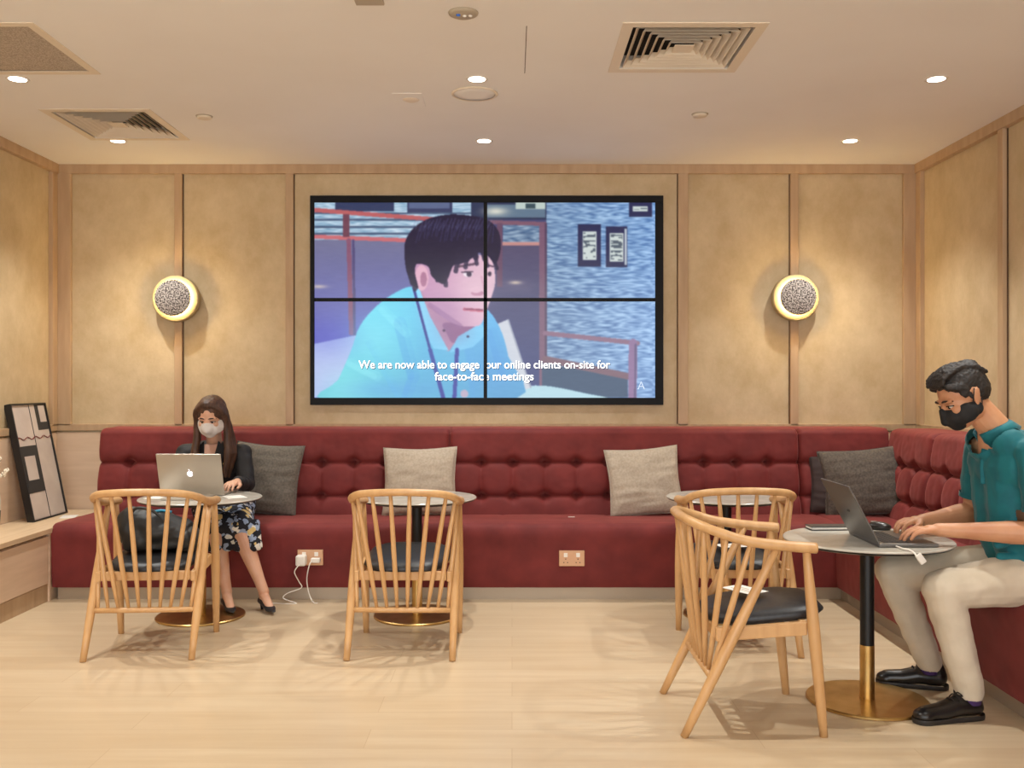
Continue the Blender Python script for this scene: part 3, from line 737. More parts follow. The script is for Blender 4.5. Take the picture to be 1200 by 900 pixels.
# framed artwork leaning on the left wall
def artwork():
    W_, Hh = .44, .735
    t = empty('framed_artwork', (-2.905, 6.035, .429), 0)
    tag(t, 'black framed geometric cream and charcoal artwork leaning on the left ledge', 'picture')
    tilt = math.radians(-11.5)
    # local build: picture plane in YZ, facing +X, then tilt about Y so its head leans to -X
    R = Matrix.Rotation(tilt, 4, 'Y') @ Matrix.Rotation(math.radians(0), 4, 'Z')
    def bx(name, lo, hi, m, bev=.001): return box(name, lo, hi, m, t, bev, mtx=R)
    hw = W_/2; fr = .010; dp = .045
    bm = BM()
    for lo, hi in (((-dp, -hw, 0), (0, -hw+fr, Hh)), ((-dp, hw-fr, 0), (0, hw, Hh)), ((-dp, -hw+fr, 0), (0, hw-fr, fr)), ((-dp, -hw+fr, Hh-fr), (0, hw-fr, Hh))): add_box(bm, lo, hi, .001, mtx=R)
    obj('frame', bm, M['frame_blk'], t)
    bx('canvas', (-dp+.004, -hw+fr, fr), (-.010, hw-fr, Hh-fr), M['art_cream'])
    def sh(name, y0, y1, z0, z1, m, k=0):   # fractions of the width (left..right as seen) and height
        bx(name, (-.011, -hw+fr+(W_-2*fr)*y0, fr+(Hh-2*fr)*z0), (-.008+k, -hw+fr+(W_-2*fr)*y1, fr+(Hh-2*fr)*z1), m, 0)
    sh('charcoal_block', .04, .52, .23, .64, M['art_dark']); sh('cream_block', .10, .40, .34, .55, M['art_cream'], .001)
    sh('charcoal_block', .68, 1.0, .77, 1.0, M['art_dark']); sh('cream_block', .78, .97, .84, .99, M['art_cream'], .001)
    sh('grey_line', .51, .52, 0, 1, M['art_dark'], .0005)
    bm = BM(); pts = [(-.0075, -hw+fr+(W_-2*fr)*k/20, Hh*(.70+.012*math.sin(k*1.3))) for k in range(21)]
    add_tube(bm, [R @ Vector(p) for p in pts], .0025, 6); obj('red_line', bm, M['art_red'], t)
artwork()
t = tag(empty('note_card', (-2.81, 6.06, .4275), .25), 'small white card lying on the ledge in front of the framed artwork', 'card')
box('card', (-.045, -.07, 0), (.045, .07, .002), M['paper'], t)
# vase with blossom at the left edge
t = tag(empty('vase', (-3.0, 5.50, .427)), 'white and grey ceramic vase of small white blossom at left edge', 'vase')
lathe('vase_body', [(0, 0), (.038, 0), (.048, .05), (.052, .11), (.0525, .115)], M['vase_g'], t)
lathe('vase_neck', [(.0525, .115), (.053, .17), (.046, .215), (.03, .24), (.026, .26), (.022, .26), (.022, .2), (0, .2)], M['vase_w'], t)
for (dx, dy, dz) in ((.05, .02, .16), (.06, -.05, .2), (-.01, .05, .26), (.075, .04, .10)):
    s = tube('blossom_stem', catmull([(0, 0, .2), (dx*.3, dy*.3, .25+dz*.4), (dx, dy, .25+dz)], 5), .0025, M['stem'], t, 6)
    bm = BM()
    for k in range(6):
        c = Vector((dx, dy, .25+dz)) - Vector((dx*.5, dy*.5, dz*.5))*(k/6) + Vector((random.uniform(-.012, .012), random.uniform(-.012, .012), random.uniform(-.01, .01)))
        for q in range(5):
            a = q*1.257; bmesh.ops.create_uvsphere(bm, u_segments=8, v_segments=5, radius=.006, matrix=Matrix.Translation(c+Vector((math.cos(a)*.007, .003*math.sin(a*2), math.sin(a)*.007))))
    obj('blossom', bm, M['petal'], s, True)

# ------------------------------------------------------------------ chairs
def make_chair():
    t = empty('spindle_armchair')
    rail = [(.244, .225, .680), (.250, .10, .690), (.250, -.03, .708), (.238, -.122, .735), (.190, -.190, .758), (.10, -.222, .768), (0, -.230, .771)]
    full = rail+[(-x, y, z) for x, y, z in rail[-2::-1]]
    C = catmull(full, 8)
    tube('top_rail', C, [.020, .0195, .018, .0175, .0175, .0175, .0175, .0175, .018, .0195, .020], M['oak'], t, 14, flat=(1.0, 1.2))
    # arc length lookup on the rail
    acc = [0]
    for a, b in zip(C, C[1:]): acc.append(acc[-1]+(b-a).length)
    def at(f):
        s = f*acc[-1]
        for i in range(len(acc)-1):
            if acc[i+1] >= s: return C[i].lerp(C[i+1], (s-acc[i])/(acc[i+1]-acc[i]))
        return C[-1]
    def leg_r(sx):
        a = Vector((.243*sx, -.25, 0)); b = Vector((.243*sx, .085, .682)); return a, b
    for sx in (1, -1):
        a, b = leg_r(sx); pts = [a.lerp(b, k/8) for k in range(9)]
        tube('rear_leg', pts, [.0145, .0175, .0205, .021, .0195, .0165, .014], M['oak'], t, 14)
        a = Vector((.238*sx, .255, 0)); b = Vector((.243*sx, .19, .68)); pts = [a.lerp(b, k/8) for k in range(9)]
        tube('front_leg', pts, [.0145, .0175, .0205, .022, .021, .0175, .0135], M['oak'], t, 14)
    a, b = leg_r(1); k = .21/.682; p = a.lerp(b, k); q = Vector((-p.x, p.y, p.z))
    tube('stretcher', [p, p.lerp(q, .3), p.lerp(q, .7), q], [.0125, .0135, .0135, .0125], M['oak'], t, 12)
    n = 10
    for i in range(n):
        f = i/(n-1)
        bx_ = .212*(1-2*f)
        g = .185+.63*f
        top = at(g); bot = Vector((bx_, p.y, p.z)); pts = [bot.lerp(top, q_/6) for q_ in range(7)]
        tube('spindle', pts, [.0075, .0100, .0115, .0120, .0115, .0102, .0085], M['oak'], t, 10)
    # seat frame
    bm = BM()
    add_box(bm, (-.222, .175, .372), (.222, .20, .413), .004); add_box(bm, (-.205, -.135, .345), (.205, -.112, .388), .004)
    for sx in (-1, 1):
        vs_ = add_box(bm, (sx*.218-.011, -.13, .362), (sx*.218+.011, .20, .41), .004)
        for v in vs_: v.co.z += (v.co.y-.2)*.07
    obj('seat_frame', bm, M['oak'], t)
    # leather pad
    def top(u, v):
        x = (u-.5)*2; y = (v-.5)*2
        return x, y
    bm = BM(); N = 24; th = .058
    grid = {}
    for sgn in (1, -1):
        for i in range(N+1):
            for j in range(N+1):
                x = -1+2*i/N; y = -1+2*j/N
                if sgn == -1 and (i in (0, N) or j in (0, N)): grid[(-1, i, j)] = grid[(1, i, j)]; continue
                e = (max(0, 1-abs(x)**7)*max(0, 1-abs(y)**7))**.45
                # superellipse plan
                r = (abs(x)**3.6+abs(y)**3.6)**(1/3.6) if (x or y) else 0; m_ = max(abs(x), abs(y)); s = m_/r if r else 1
                wx = .213-.014*(-y*.5+.5)
                X = x*s*wx; Y = .078+y*s*.222
                Z = .437+(Y-.28)*.10 + sgn*th/2*e + (.006*(1-x*x)*(1-y*y) if sgn == 1 else 0)
                grid[(sgn, i, j)] = bm.verts.new((X, Y, Z))
        for i in range(N):
            for j in range(N): bm.faces.new([grid[(sgn, *q)] for q in ((i, j), (i+1, j), (i+1, j+1), (i, j+1))][::sgn])
    obj('seat_pad', bm, M['leather'], t, True)
    return t
chair = make_chair()
spots = [(-1.735, 4.63, 4, 'slatted oak armchair at the woman\'s table with a black bag on its seat'),
         (-.512, 4.63, -1, 'slatted oak armchair in the middle, with nothing on its dark seat'),
         (1.098, 4.68, 0, 'slatted oak armchair with back to camera, partly behind the side-on armchair'),
         (.868, 3.68, -90, 'slatted oak armchair seen side-on, drawn up to the working man\'s table')]
chairs = []
for i, (x, y, a, lb) in enumerate(spots):
    c = chair if i == 0 else copy_tree(chair)
    c.location = (x, y, 0); c.rotation_euler = (0, 0, math.radians(a)); tag(c, lb, 'chair', 'slatted oak armchairs'); chairs.append(c)
for (x, y, rz, lb) in ((1.09, 4.72, .2, 'white printed card on seat of the armchair standing behind'), (.90, 3.70, -1.0, 'white printed card on seat of the side-on armchair nearest the camera')):
    t = tag(empty('seat_card', (x, y, .474 if y < 4 else .472), rz), lb, 'card', 'cards on chair seats')
    box('card', (-.075, -.05, 0), (.075, .05, .0015), M['paper'], t)
    bm = BM()
    for k in range(3): add_box(bm, (-.05, -.025+k*.018, .0015), (.05-.02*k, -.019+k*.018, .0019))
    obj('print', bm, M['smoke_grey'], t)

# ------------------------------------------------------------------ tables
def make_table():
    t = empty('round_cafe_table')
    lathe('tabletop', [(0, .642), (.318, .642), (.325, .645), (.326, .649), (.323, .652), (0, .652)], M['stone'], t, seg=96)
    lathe('top_edge', [(0, .630), (.285, .630), (.318, .638), (.3245, .6445), (.30, .6419), (0, .6419)], M['dark_metal'], t, seg=96)
    lathe('upper_post', [(.0275, .226), (.0275, .626), (.06, .628), (.06, .631), (0, .631), (0, .226)], M['dark_metal'], t, seg=32)
    lathe('brass_sleeve', [(.0285, .012), (.0285, .226), (.0, .226), (0, .012)], M['brass'], t, seg=32)
    lathe('base_disc', [(0, 0), (.232, 0), (.236, .003), (.236, .009), (.232, .0125), (.03, .0135), (0, .0135)], M['brass'], t, seg=96)
    for o in t.children: autosmooth(o, 30)
    return t
tb = make_table()
for i, (x, y, lb) in enumerate(((-1.70, 5.22, 'round stone-topped pedestal table holding the woman\'s silver laptop'), (-.52, 5.235, 'empty round pedestal table behind the middle armchair'),
                                (1.178, 5.25, 'empty round pedestal table at right, in front of the light grey cushion'), (1.423, 3.83, 'round pedestal table with brass base holding the man\'s dark laptop'))):
    c = tb if i == 0 else copy_tree(tb)
    c.location = (x, y, 0); tag(c, lb, 'table', 'round pedestal tables')
ZT = .652

# ------------------------------------------------------------------ cushions
def cushion(name, m, loc, rot, w_, h_, th, label, salt=0, stripe=False):
    bm = BM(); N = 36; g = {}
    for sgn in (1, -1):
        for i in range(N+1):
            for j in range(N+1):
                if sgn == -1 and (i in (0, N) or j in (0, N)): g[(-1, i, j)] = g[(1, i, j)]; continue
                x = -1+2*i/N; y = -1+2*j/N
                pin = 1-.075*(1-abs(y)**1.6)*abs(x)**3; pin2 = 1-.075*(1-abs(x)**1.6)*abs(y)**3
                X = x*w_/2*pin; Z = y*h_/2*pin2
                e = (max(0, 1-x*x)*max(0, 1-y*y))**.42
                wr = .010*noise.noise(Vector((x*2.1+salt, y*1.5, sgn)))+.006*noise.noise(Vector((x*1.5+salt, y*7, sgn+3.)))
                g[(sgn, i, j)] = bm.verts.new((X, -sgn*(th/2*e)+wr*min(1, e*2), Z+h_/2-.012*(1-y)*.5*(1-x*x)))
        for i in range(N):
            for j in range(N): bm.faces.new([g[(sgn, *q)] for q in ((i, j), (i+1, j), (i+1, j+1), (i, j+1))][::sgn])
    o = obj(name, bm, m, None, True); o.location = loc; o.rotation_euler = rot
    tag(o, label, 'cushion', 'square scatter cushions')
    bm = BM(); pts = []
    for (x0, z0, x1, z1) in ((-1, -1, 1, -1), (1, -1, 1, 1), (1, 1, -1, 1), (-1, 1, -1, -1)):
        for k in range(10):
            x = x0+(x1-x0)*k/10; y = z0+(z1-z0)*k/10
            pin = 1-.075*(1-abs(y)**1.6)*abs(x)**3; pin2 = 1-.075*(1-abs(x)**1.6)*abs(y)**3
            pts.append((x*w_/2*pin, 0, y*h_/2*pin2+h_/2-.012*(1-y)*.5*(1-x*x)))
    pts.append(pts[0]); add_tube(bm, pts, .0028, 6); obj('piping', bm, m, o, True)
    return o
R = math.radians
cushion('scatter_cushion', M['cush_lt'], (-.578, 5.985, .452), (R(-15), R(-1), 0), .47, .43, .14, 'light grey linen cushion propped behind the middle table', 1)
cushion('scatter_cushion', M['cush_lt'], (.852, 5.985, .452), (R(-16), R(-4), R(2)), .47, .43, .14, 'light grey linen cushion standing free right of the video wall centre', 5)
cushion('scatter_cushion', M['cush_md'], (-1.575, 5.995, .455), (R(-14), R(4), R(-4)), .44, .45, .14, 'mid grey linen cushion beside the woman in blazer', 9)
cushion('scatter_cushion', M['cush_dk'], (2.215, 5.955, .452), (R(-18), R(-5), R(-8)), .50, .43, .15, 'dark grey cushion in the corner of the red banquette', 13)
cushion('scatter_cushion', mat('striped_grey', (58, 44, 42), .85), (2.085, 6.03, .455), (R(-14), R(2), R(-4)), .40, .36, .08, 'dark cushion mostly hidden behind the corner cushion', 17)

# ------------------------------------------------------------------ sockets and cables
def socket(x, z, label):
    t = empty('wall_socket', (x, 5.596, z)); tag(t, label, 'socket', 'brass double sockets')
    box('face_plate', (-.075, -.008, -.046), (.075, .004, .046), mat('rose_beige_plate', (206, 160, 124), .4, .2), t, .003)
    for dx in (-.036, .036):
        s = box('switch', (dx-.011, -.012, .008), (dx+.011, -.007, .032), M['white_pl'], t, .001)
        bm = BM()
        for (ax, az) in ((0, -.004), (-.011, -.024), (.011, -.024)): add_box(bm, (dx+ax-.003, -.009, az-.003), (dx+ax+.003, -.0075, az+.003))
        obj('socket_hole', bm, M['groove'], t)
    return t
socket((364-600)/200, 1.27-203/200, 'double power socket with white chargers plugged in, near woman')
socket((670-600)/200, 1.27-204/200, 'unused double power socket on the banquette front below screens')
sx, sz = (364-600)/200, 1.27-203/200
t = tag(empty('charger_plug', (sx-.045, 5.575, sz-.01)), 'white power adapter plugged into left of the double socket', 'charger', 'white chargers')
bm = BM(); add_box(bm, (-.028, -.05, -.03), (.028, .01, .03), .008); obj('adapter', bm, M['white_pl'], t)
bm = BM(); add_tube(bm, catmull([(-.005, -.05, -.02), (-.03, -.06, -.06), (-.012, -.03, -.12), (.0, -.02, -.16), (-.08, -.03, -.19), (-.095, -.05, -.215), (-.02, -.05, -.243), (-.10, -.06, -.2425), (-.2, -.03, -.2425), (-.24, -.0, -.2425)], 6), .0032, 8); obj('cord', bm, M['white_pl'], t, True)
t = tag(empty('charger_plug', (sx+.036, 5.58, sz-.012)), 'small white plug in right half of the double socket', 'charger', 'white chargers')
bm = BM(); add_box(bm, (-.026, -.03, -.013), (.026, .006, .013), .005); obj('adapter', bm, M['white_pl'], t)
bm = BM(); add_tube(bm, catmull([(-.02, -.03, 0), (-.032, -.045, -.03), (-.045, -.04, -.10), (-.04, -.03, -.17), (-.02, -.04, -.22), (0, -.05, -.2395), (.02, -.05, -.2395)], 6), .0032, 8); obj('cord', bm, M['white_pl'], t, True)
tag(box('paper_scrap', (.345, 5.86, .452), (.385, 5.875, .455), M['paper']), 'tiny white scrap lying on the red seat below the screens', 'paper')

# ------------------------------------------------------------------ laptops and things on tables
def laptop(name, loc, rz, W_, D_, LH, tilt, m, label, logo, group=None):
    """hinge line along local X at y=0, keyboard runs to +Y, lid leans to -Y"""
    t = empty(name, loc, rz); tag(t, label, 'laptop', group)
    base = box('keyboard_base', (-W_/2, -.002, .0012), (W_/2, D_, .0145), m, t, .004)
    bm = BM(); add_box(bm, (-W_*.42, .025, .0146), (W_*.42, .125, .0149)); obj('keyboard_well', bm, M['key'], base)
    bm = BM()
    for r in range(5):
        for c in range(13): add_box(bm, (-W_*.41+c*W_*.82/13+.0015, .027+r*.0193, .0149), (-W_*.41+(c+1)*W_*.82/13-.0015, .027+r*.0193+.0165, .0162))
    obj('keys', bm, M['key'], base)
    bm = BM(); add_box(bm, (-.052, D_*.6, .0145), (.052, D_*.95, .0149)); obj('trackpad', bm, m, base)
    Rt = Matrix.Translation((0, 0, .012)) @ Matrix.Rotation(tilt, 4, 'X')      # +tilt leans the head towards -Y
    lid = box('lid', (-W_/2, -.0035, 0), (W_/2, .0035, LH), m, t, .003, mtx=Rt)
    box('display', (-W_/2+.006, .0034, .008), (W_/2-.006, .0042, LH-.006), M['black_gl'], lid, 0, mtx=Rt)
    if logo: logo(t, lid, Rt, LH)
    return t
def fruit_logo(t, lid, Rt, LH):
    bm = BM(); s = .0165
    pts = []
    for k in range(60):
        a = 2*PI*k/60; r = 1+.10*math.cos(2*a+PI)*0
        x = math.cos(a)*(1.0-.06*math.sin(a)*-1); z = math.sin(a)*1.02
        if z > .6: z -= .22*math.exp(-(x/.28)**2)
        if z < -.6: z += .10*math.exp(-(x/.25)**2)
        x *= 1-.10*max(0, -z)
        dx, dz = x+1.25, z-.12        # bite on the left as seen on the mirrored back
        if math.hypot(dx, dz) < .62:
            q = .62/max(math.hypot(dx, dz), 1e-3); x = -1.25+dx*q; z = .12+dz*q
        pts.append((x*s, z*s))
    vs_ = [bm.verts.new((x, -.0042, LH*.5+z)) for x, z in pts]; f = bm.faces.new(vs_); bmesh.ops.triangulate(bm, faces=[f])
    lf = []
    for k in range(12):
        a = 2*PI*k/12; x = math.cos(a)*.16; z = math.sin(a)*.36; c, q = math.cos(-.6), math.sin(-.6)
        lf.append(bm.verts.new(((-.22*-1+x*c-z*q)*s*1, -.0042, LH*.5+(1.42+x*q+z*c)*s)))
    bm.faces.new(lf)
    # bite sits at the picture's right: mirror in X
    bmesh.ops.scale(bm, vec=(-1, 1, 1), verts=bm.verts)
    for v in list(bm.verts): pass
    bmesh.ops.transform(bm, matrix=Rt, verts=bm.verts)
    obj('logo', bm, M['logo'], lid)
def dark_logo(t, lid, Rt, LH):
    bm = BM()
    add_box(bm, (-.020, -.0042, LH*.5-.006), (.010, -.0034, LH*.5+.0), .0001); add_box(bm, (-.006, -.0042, LH*.5), (.020, -.0034, LH*.5+.006), .0001)
    bmesh.ops.transform(bm, matrix=Rt, verts=bm.verts)
    obj('logo', bm, M['key'], lid)
laptop('laptop', (-1.772, 5.30, ZT), R(-2), .36, .24, .232, R(16), M['alu'], 'open silver laptop with glowing fruit logo in front of the woman', fruit_logo, 'open laptops')
laptop('laptop', (1.388, 3.77, ZT), R(-90), .328, .225, .248, R(28), M['grey_alu'], 'open dark grey laptop that the man is typing on', dark_logo, 'open laptops')
t = tag(empty('notebook', (1.35, 4.06, ZT), R(3)), 'closed black notebook lying behind the dark grey laptop', 'notebook')
box('cover', (-.09, -.03, .0005), (.09, .05, .004), M['leather'], t, .001); box('pages', (-.087, -.028, .004), (.089, .048, .013), M['paper'], t, .001); box('cover', (-.09, -.03, .013), (.09, .05, .0165), M['leather'], t, .001)
t = tag(empty('computer_mouse', (1.56, 4.06, ZT), R(60)), 'black mouse on far edge of the man\'s table', 'mouse')
bl = Blob(); bl.ell((0, 0, .012), (.031, .05, .022)); o = bl.build('mouse_shell', M['shoe'], t, .003, 2, cuts=[((0, 0, .001), (0, 0, -1))])
bm = BM(); add_box(bm, (-.0015, .01, .030), (.0015, .035, .0345), .0005); obj('wheel', bm, M['alu'], t)
t = tag(empty('usb_adapter', (1.455, 3.56, ZT)), 'white cable adapter hanging over the near edge of the man\'s table', 'adapter')
bm = BM(); add_tube(bm, catmull([(-.005, .046, .006), (.0, .0, .005), (.01, -.03, .006), (.018, -.055, .0), (.024, -.068, -.012)], 6), .0035, 8); obj('cord', bm, M['white_pl'], t, True)
bm = BM(); add_box(bm, (-.012, -.006, -.04), (.012, .006, 0), .004, mtx=Matrix.Translation((.026, -.070, -.004)) @ Matrix.Rotation(R(-35), 4, 'Y')); obj('plug', bm, M['white_pl'], t)
t = tag(empty('silver_tablet', (-1.745, 5.12, ZT), R(3)), 'slim silver book-like device in front of the woman\'s laptop', 'tablet')
box('casing', (-.12, -.05, .0005), (.12, .12, .012), M['alu'], t, .002)
for (x, y, a, lb) in ((-1.515, 5.22, 30, 'white paper sheet on right of the woman\'s table'), (-1.925, 5.20, -8, 'white paper and card on left of the woman\'s table')):
    t = tag(empty('paper_sheet', (x, y, ZT), R(a)), lb, 'paper', 'papers on the woman\'s table')
    box('sheet', (-.05, -.07, .0003), (.05, .07, .002), M['paper'], t)
    box('sheet', (-.03, -.08, .0022), (.05, .03, .0035), M['paper'], t)

# handbag on the first chair
def bag():
    t = empty('handbag', (-1.74, 4.70, .455), R(4)); tag(t, 'slouchy black bag with blue edge resting on an oak armchair seat', 'bag')
    b = Blob(); b.ell((-.03, 0, .095), (.165, .09, .10)); b.ell((.09, .02, .07), (.11, .09, .075)); b.ell((-.12, .0, .11), (.075, .075, .11)); b.box((-.17, -.07, .0), (.17, .08, .1), .03)
    b.build('bag_body', M['bag'], t, .007, 3, displace=.02, dscale=.07, cuts=[((0, 0, .004), (0, 0, -1))])
    tube('bag_handle', catmull([(-.12, -.05, .17), (-.08, -.075, .215), (.0, -.08, .20), (.07, -.07, .13)], 6), .007, M['bag'], t, 8)
    bm = BM(); add_tube(bm, catmull([(-.02, -.02, .187), (.02, -.02, .196), (.07, -.02, .188)], 5), .006, 8); obj('blue_trim', bm, M['blue'], t, True)
    b = Blob(); b.ell((.15, .0, .05), (.06, .06, .06)); b.build('pouch', mat('grey_pouch', (60, 58, 54), .7), t, .006, 2, displace=.01, dscale=.05)
bag()

# ------------------------------------------------------------------ people
def frame_from(f, u):
    f = Vector(f).normalized(); u = Vector(u); u = (u-f*u.dot(f)).normalized(); r = f.cross(u)   # r: to the figure's right
    return f, u, r
def mtx(f, u, r): return Matrix((r, f, u)).transposed()      # local x=right, y=forward, z=up
def add_head(b, c, f, u, k=1.0):
    f, u, r = frame_from(f, u); m = mtx(f, u, r); c = Vector(c)
    P = lambda x, y, z: c+(r*x+f*y+u*z)*k
    E = lambda p, rad, rot=None: b.ell(P(*p), [q*k for q in rad], m if rot is None else m @ rot)
    E((0, -.012, .030), (.076, .098, .088)); E((0, .028, -.02), (.064, .068, .088)); E((0, .045, -.075), (.040, .042, .036)); E((0, .055, -.088), (.022, .026, .018))
    for s in (1, -1):
        E((s*.042, .010, -.062), (.024, .045, .03)); E((s*.036, .062, -.022), (.026, .026, .024))       # jaw corner, cheek
        E((s*.030, .080, .022), (.026, .014, .009))                                                        # brow ridge
        b.cap(P(s*.0775, -.004, -.02), P(s*.082, -.014, .014), .012*k, .016*k, flat=(1, .45), side=f)      # ear
        b.cap(P(s*.0775, .0, -.03), P(s*.078, -.002, -.022), .008*k, .010*k, flat=(1, .5), side=f)
    b.cap(P(0, .088, .010), P(0, .108, -.028), .008*k, .012*k); b.ell(P(0, .104, -.032), (.017*k, .012*k, .010*k), m)
    E((0, .088, -.060), (.024, .010, .008))
    return P, m
def add_hand(b, wrist, f, n, side, curl=.35, k=1.0, spread=1.0):
    """f: finger direction, n: palm normal (towards what it rests on), side +1: thumb along f x n, -1 the other way"""
    f = Vector(f).normalized(); n = Vector(n); n = (n-f*n.dot(f)).normalized(); t = f.cross(n)*side
    w_ = Vector(wrist)
    b.cap(w_, w_+f*.03*k, .024*k, .026*k, flat=(.8, 1.1), side=n)
    for q, L in ((.030, .066), (.010, .072), (-.011, .068), (-.031, .058)):
        b.cap(w_+f*.022*k+t*q*.55*k, w_+f*L*k+t*q*k, .014*k, .0115*k)
    for (q, L0, L, an) in ((.031, .068, .068, .10), (.0105, .074, .076, .03), (-.0105, .070, .070, -.04), (-.031, .060, .056, -.14)):
        p = w_+f*L0*k+t*q*k; d = (f+t*an*spread).normalized(); ang = curl*.55
        for j, (fr, ra, rb) in enumerate(((.44, .0100, .0088), (.31, .0088, .0080), (.25, .0080, .0066))):
            dd = (d*math.cos(ang)+n*math.sin(ang)).normalized(); p2 = p+dd*L*fr*k
            b.cap(p, p2, ra*k, rb*k); p = p2; ang += curl
    p = w_+f*.022*k+t*.022*k; d = (f*.62+t*.72+n*.25).normalized()
    p2 = p+d*.036*k; b.cap(p, p2, .015*k, .012*k); d2 = (f*.9+t*.30+n*.25).normalized(); p3 = p2+d2*.030*k; b.cap(p2, p3, .011*k, .0095*k)
    d3 = (f*.98+t*.05+n*.25).normalized(); b.cap(p3, p3+d3*.024*k, .0095*k, .0075*k)
def shoe(parent, heel, toe, name='shoe', m=None):
    heel = Vector(heel); toe = Vector(toe); d = (toe-heel); L = d.length; d.normalize(); s = d.cross(Vector((0, 0, 1)))
    P = lambda a, b_, z: heel+d*a*L+s*b_+Vector((0, 0, z))
    b = Blob(); b.chain([P(.14, 0, .045), P(.42, 0, .05), P(.62, 0, .037), P(.84, .002, .032)], [.038, .040, .036, .033], flat=(.88, 1.12), side=(0, 0, 1))
    b.cap(P(.13, 0, .05), P(.16, 0, .082), .036, .034); b.cap(P(.16, 0, .08), P(.36, 0, .072), .033, .026); b.ell(P(.86, .002, .028), (.040, .040, .026))
    o = b.build(name, m or M['shoe'], parent, .004, 3, cuts=[(P(0, 0, .012), (0, 0, -1))])
    b = Blob(); b.chain([P(.13, 0, .012), P(.45, 0, .012), P(.86, .002, .012)], [.042, .039, .043])
    b.build('sole', M['sole'], o, .004, 2, cuts=[(P(0, 0, .001), (0, 0, -1)), (P(0, 0, .020), (0, 0, 1))])
    bm = BM()
    for k in range(5):
        a = .40+.065*k; z = .096-.011*k-.001*k*k
        add_tube(bm, catmull([P(a, -.026, z-.016), P(a+.012, -.010, z-.001), P(a+.02, .010, z-.001), P(a+.02, .026, z-.016)], 4), .0028, 6)
    add_tube(bm, catmull([P(.40, 0, .095), P(.36, .02, .108), P(.34, .03, .098), P(.40, .004, .096)], 5), .0025, 6)
    add_tube(bm, catmull([P(.40, 0, .095), P(.42, -.02, .110), P(.38, -.032, .098), P(.40, .0, .096)], 5), .0025, 6)
    obj('laces', bm, M['sole'], o, True)
    return o
def eye(parent, P, m, k, s, closed=True):
    bm = BM(); c = P(s*.031, .079, .001)
    bmesh.ops.create_uvsphere(bm, u_segments=16, v_segments=10, radius=1, matrix=Matrix.Translation(c) @ m.to_4x4() @ Matrix.Diagonal((.0145*k, .010*k, .0065*k, 1)))
    o = obj('eye', bm, M['eye_w'], parent, True)
    bm = BM(); c = P(s*.031, .0865, -.001)
    bmesh.ops.create_uvsphere(bm, u_segments=12, v_segments=8, radius=1, matrix=Matrix.Translation(c) @ m.to_4x4() @ Matrix.Diagonal((.0065*k, .0045*k, .0058*k, 1)))
    obj('iris', bm, M['iris'], o, True)
    bm = BM(); add_tube(bm, catmull([P(s*.016, .0865, .001), P(s*.026, .0905, .0065), P(s*.038, .0875, .006), P(s*.049, .074, .0005)], 5), .0022*k, 6); obj('lashes', bm, M['iris'], o, True)
    bm = BM(); add_tube(bm, catmull([P(s*.013, .094, .024), P(s*.026, .095, .028), P(s*.042, .086, .026), P(s*.054, .070, .018)], 5), [.002*k, .0042*k, .0036*k, .0016*k], 8); obj('eyebrow', bm, M['brow'], parent, True)

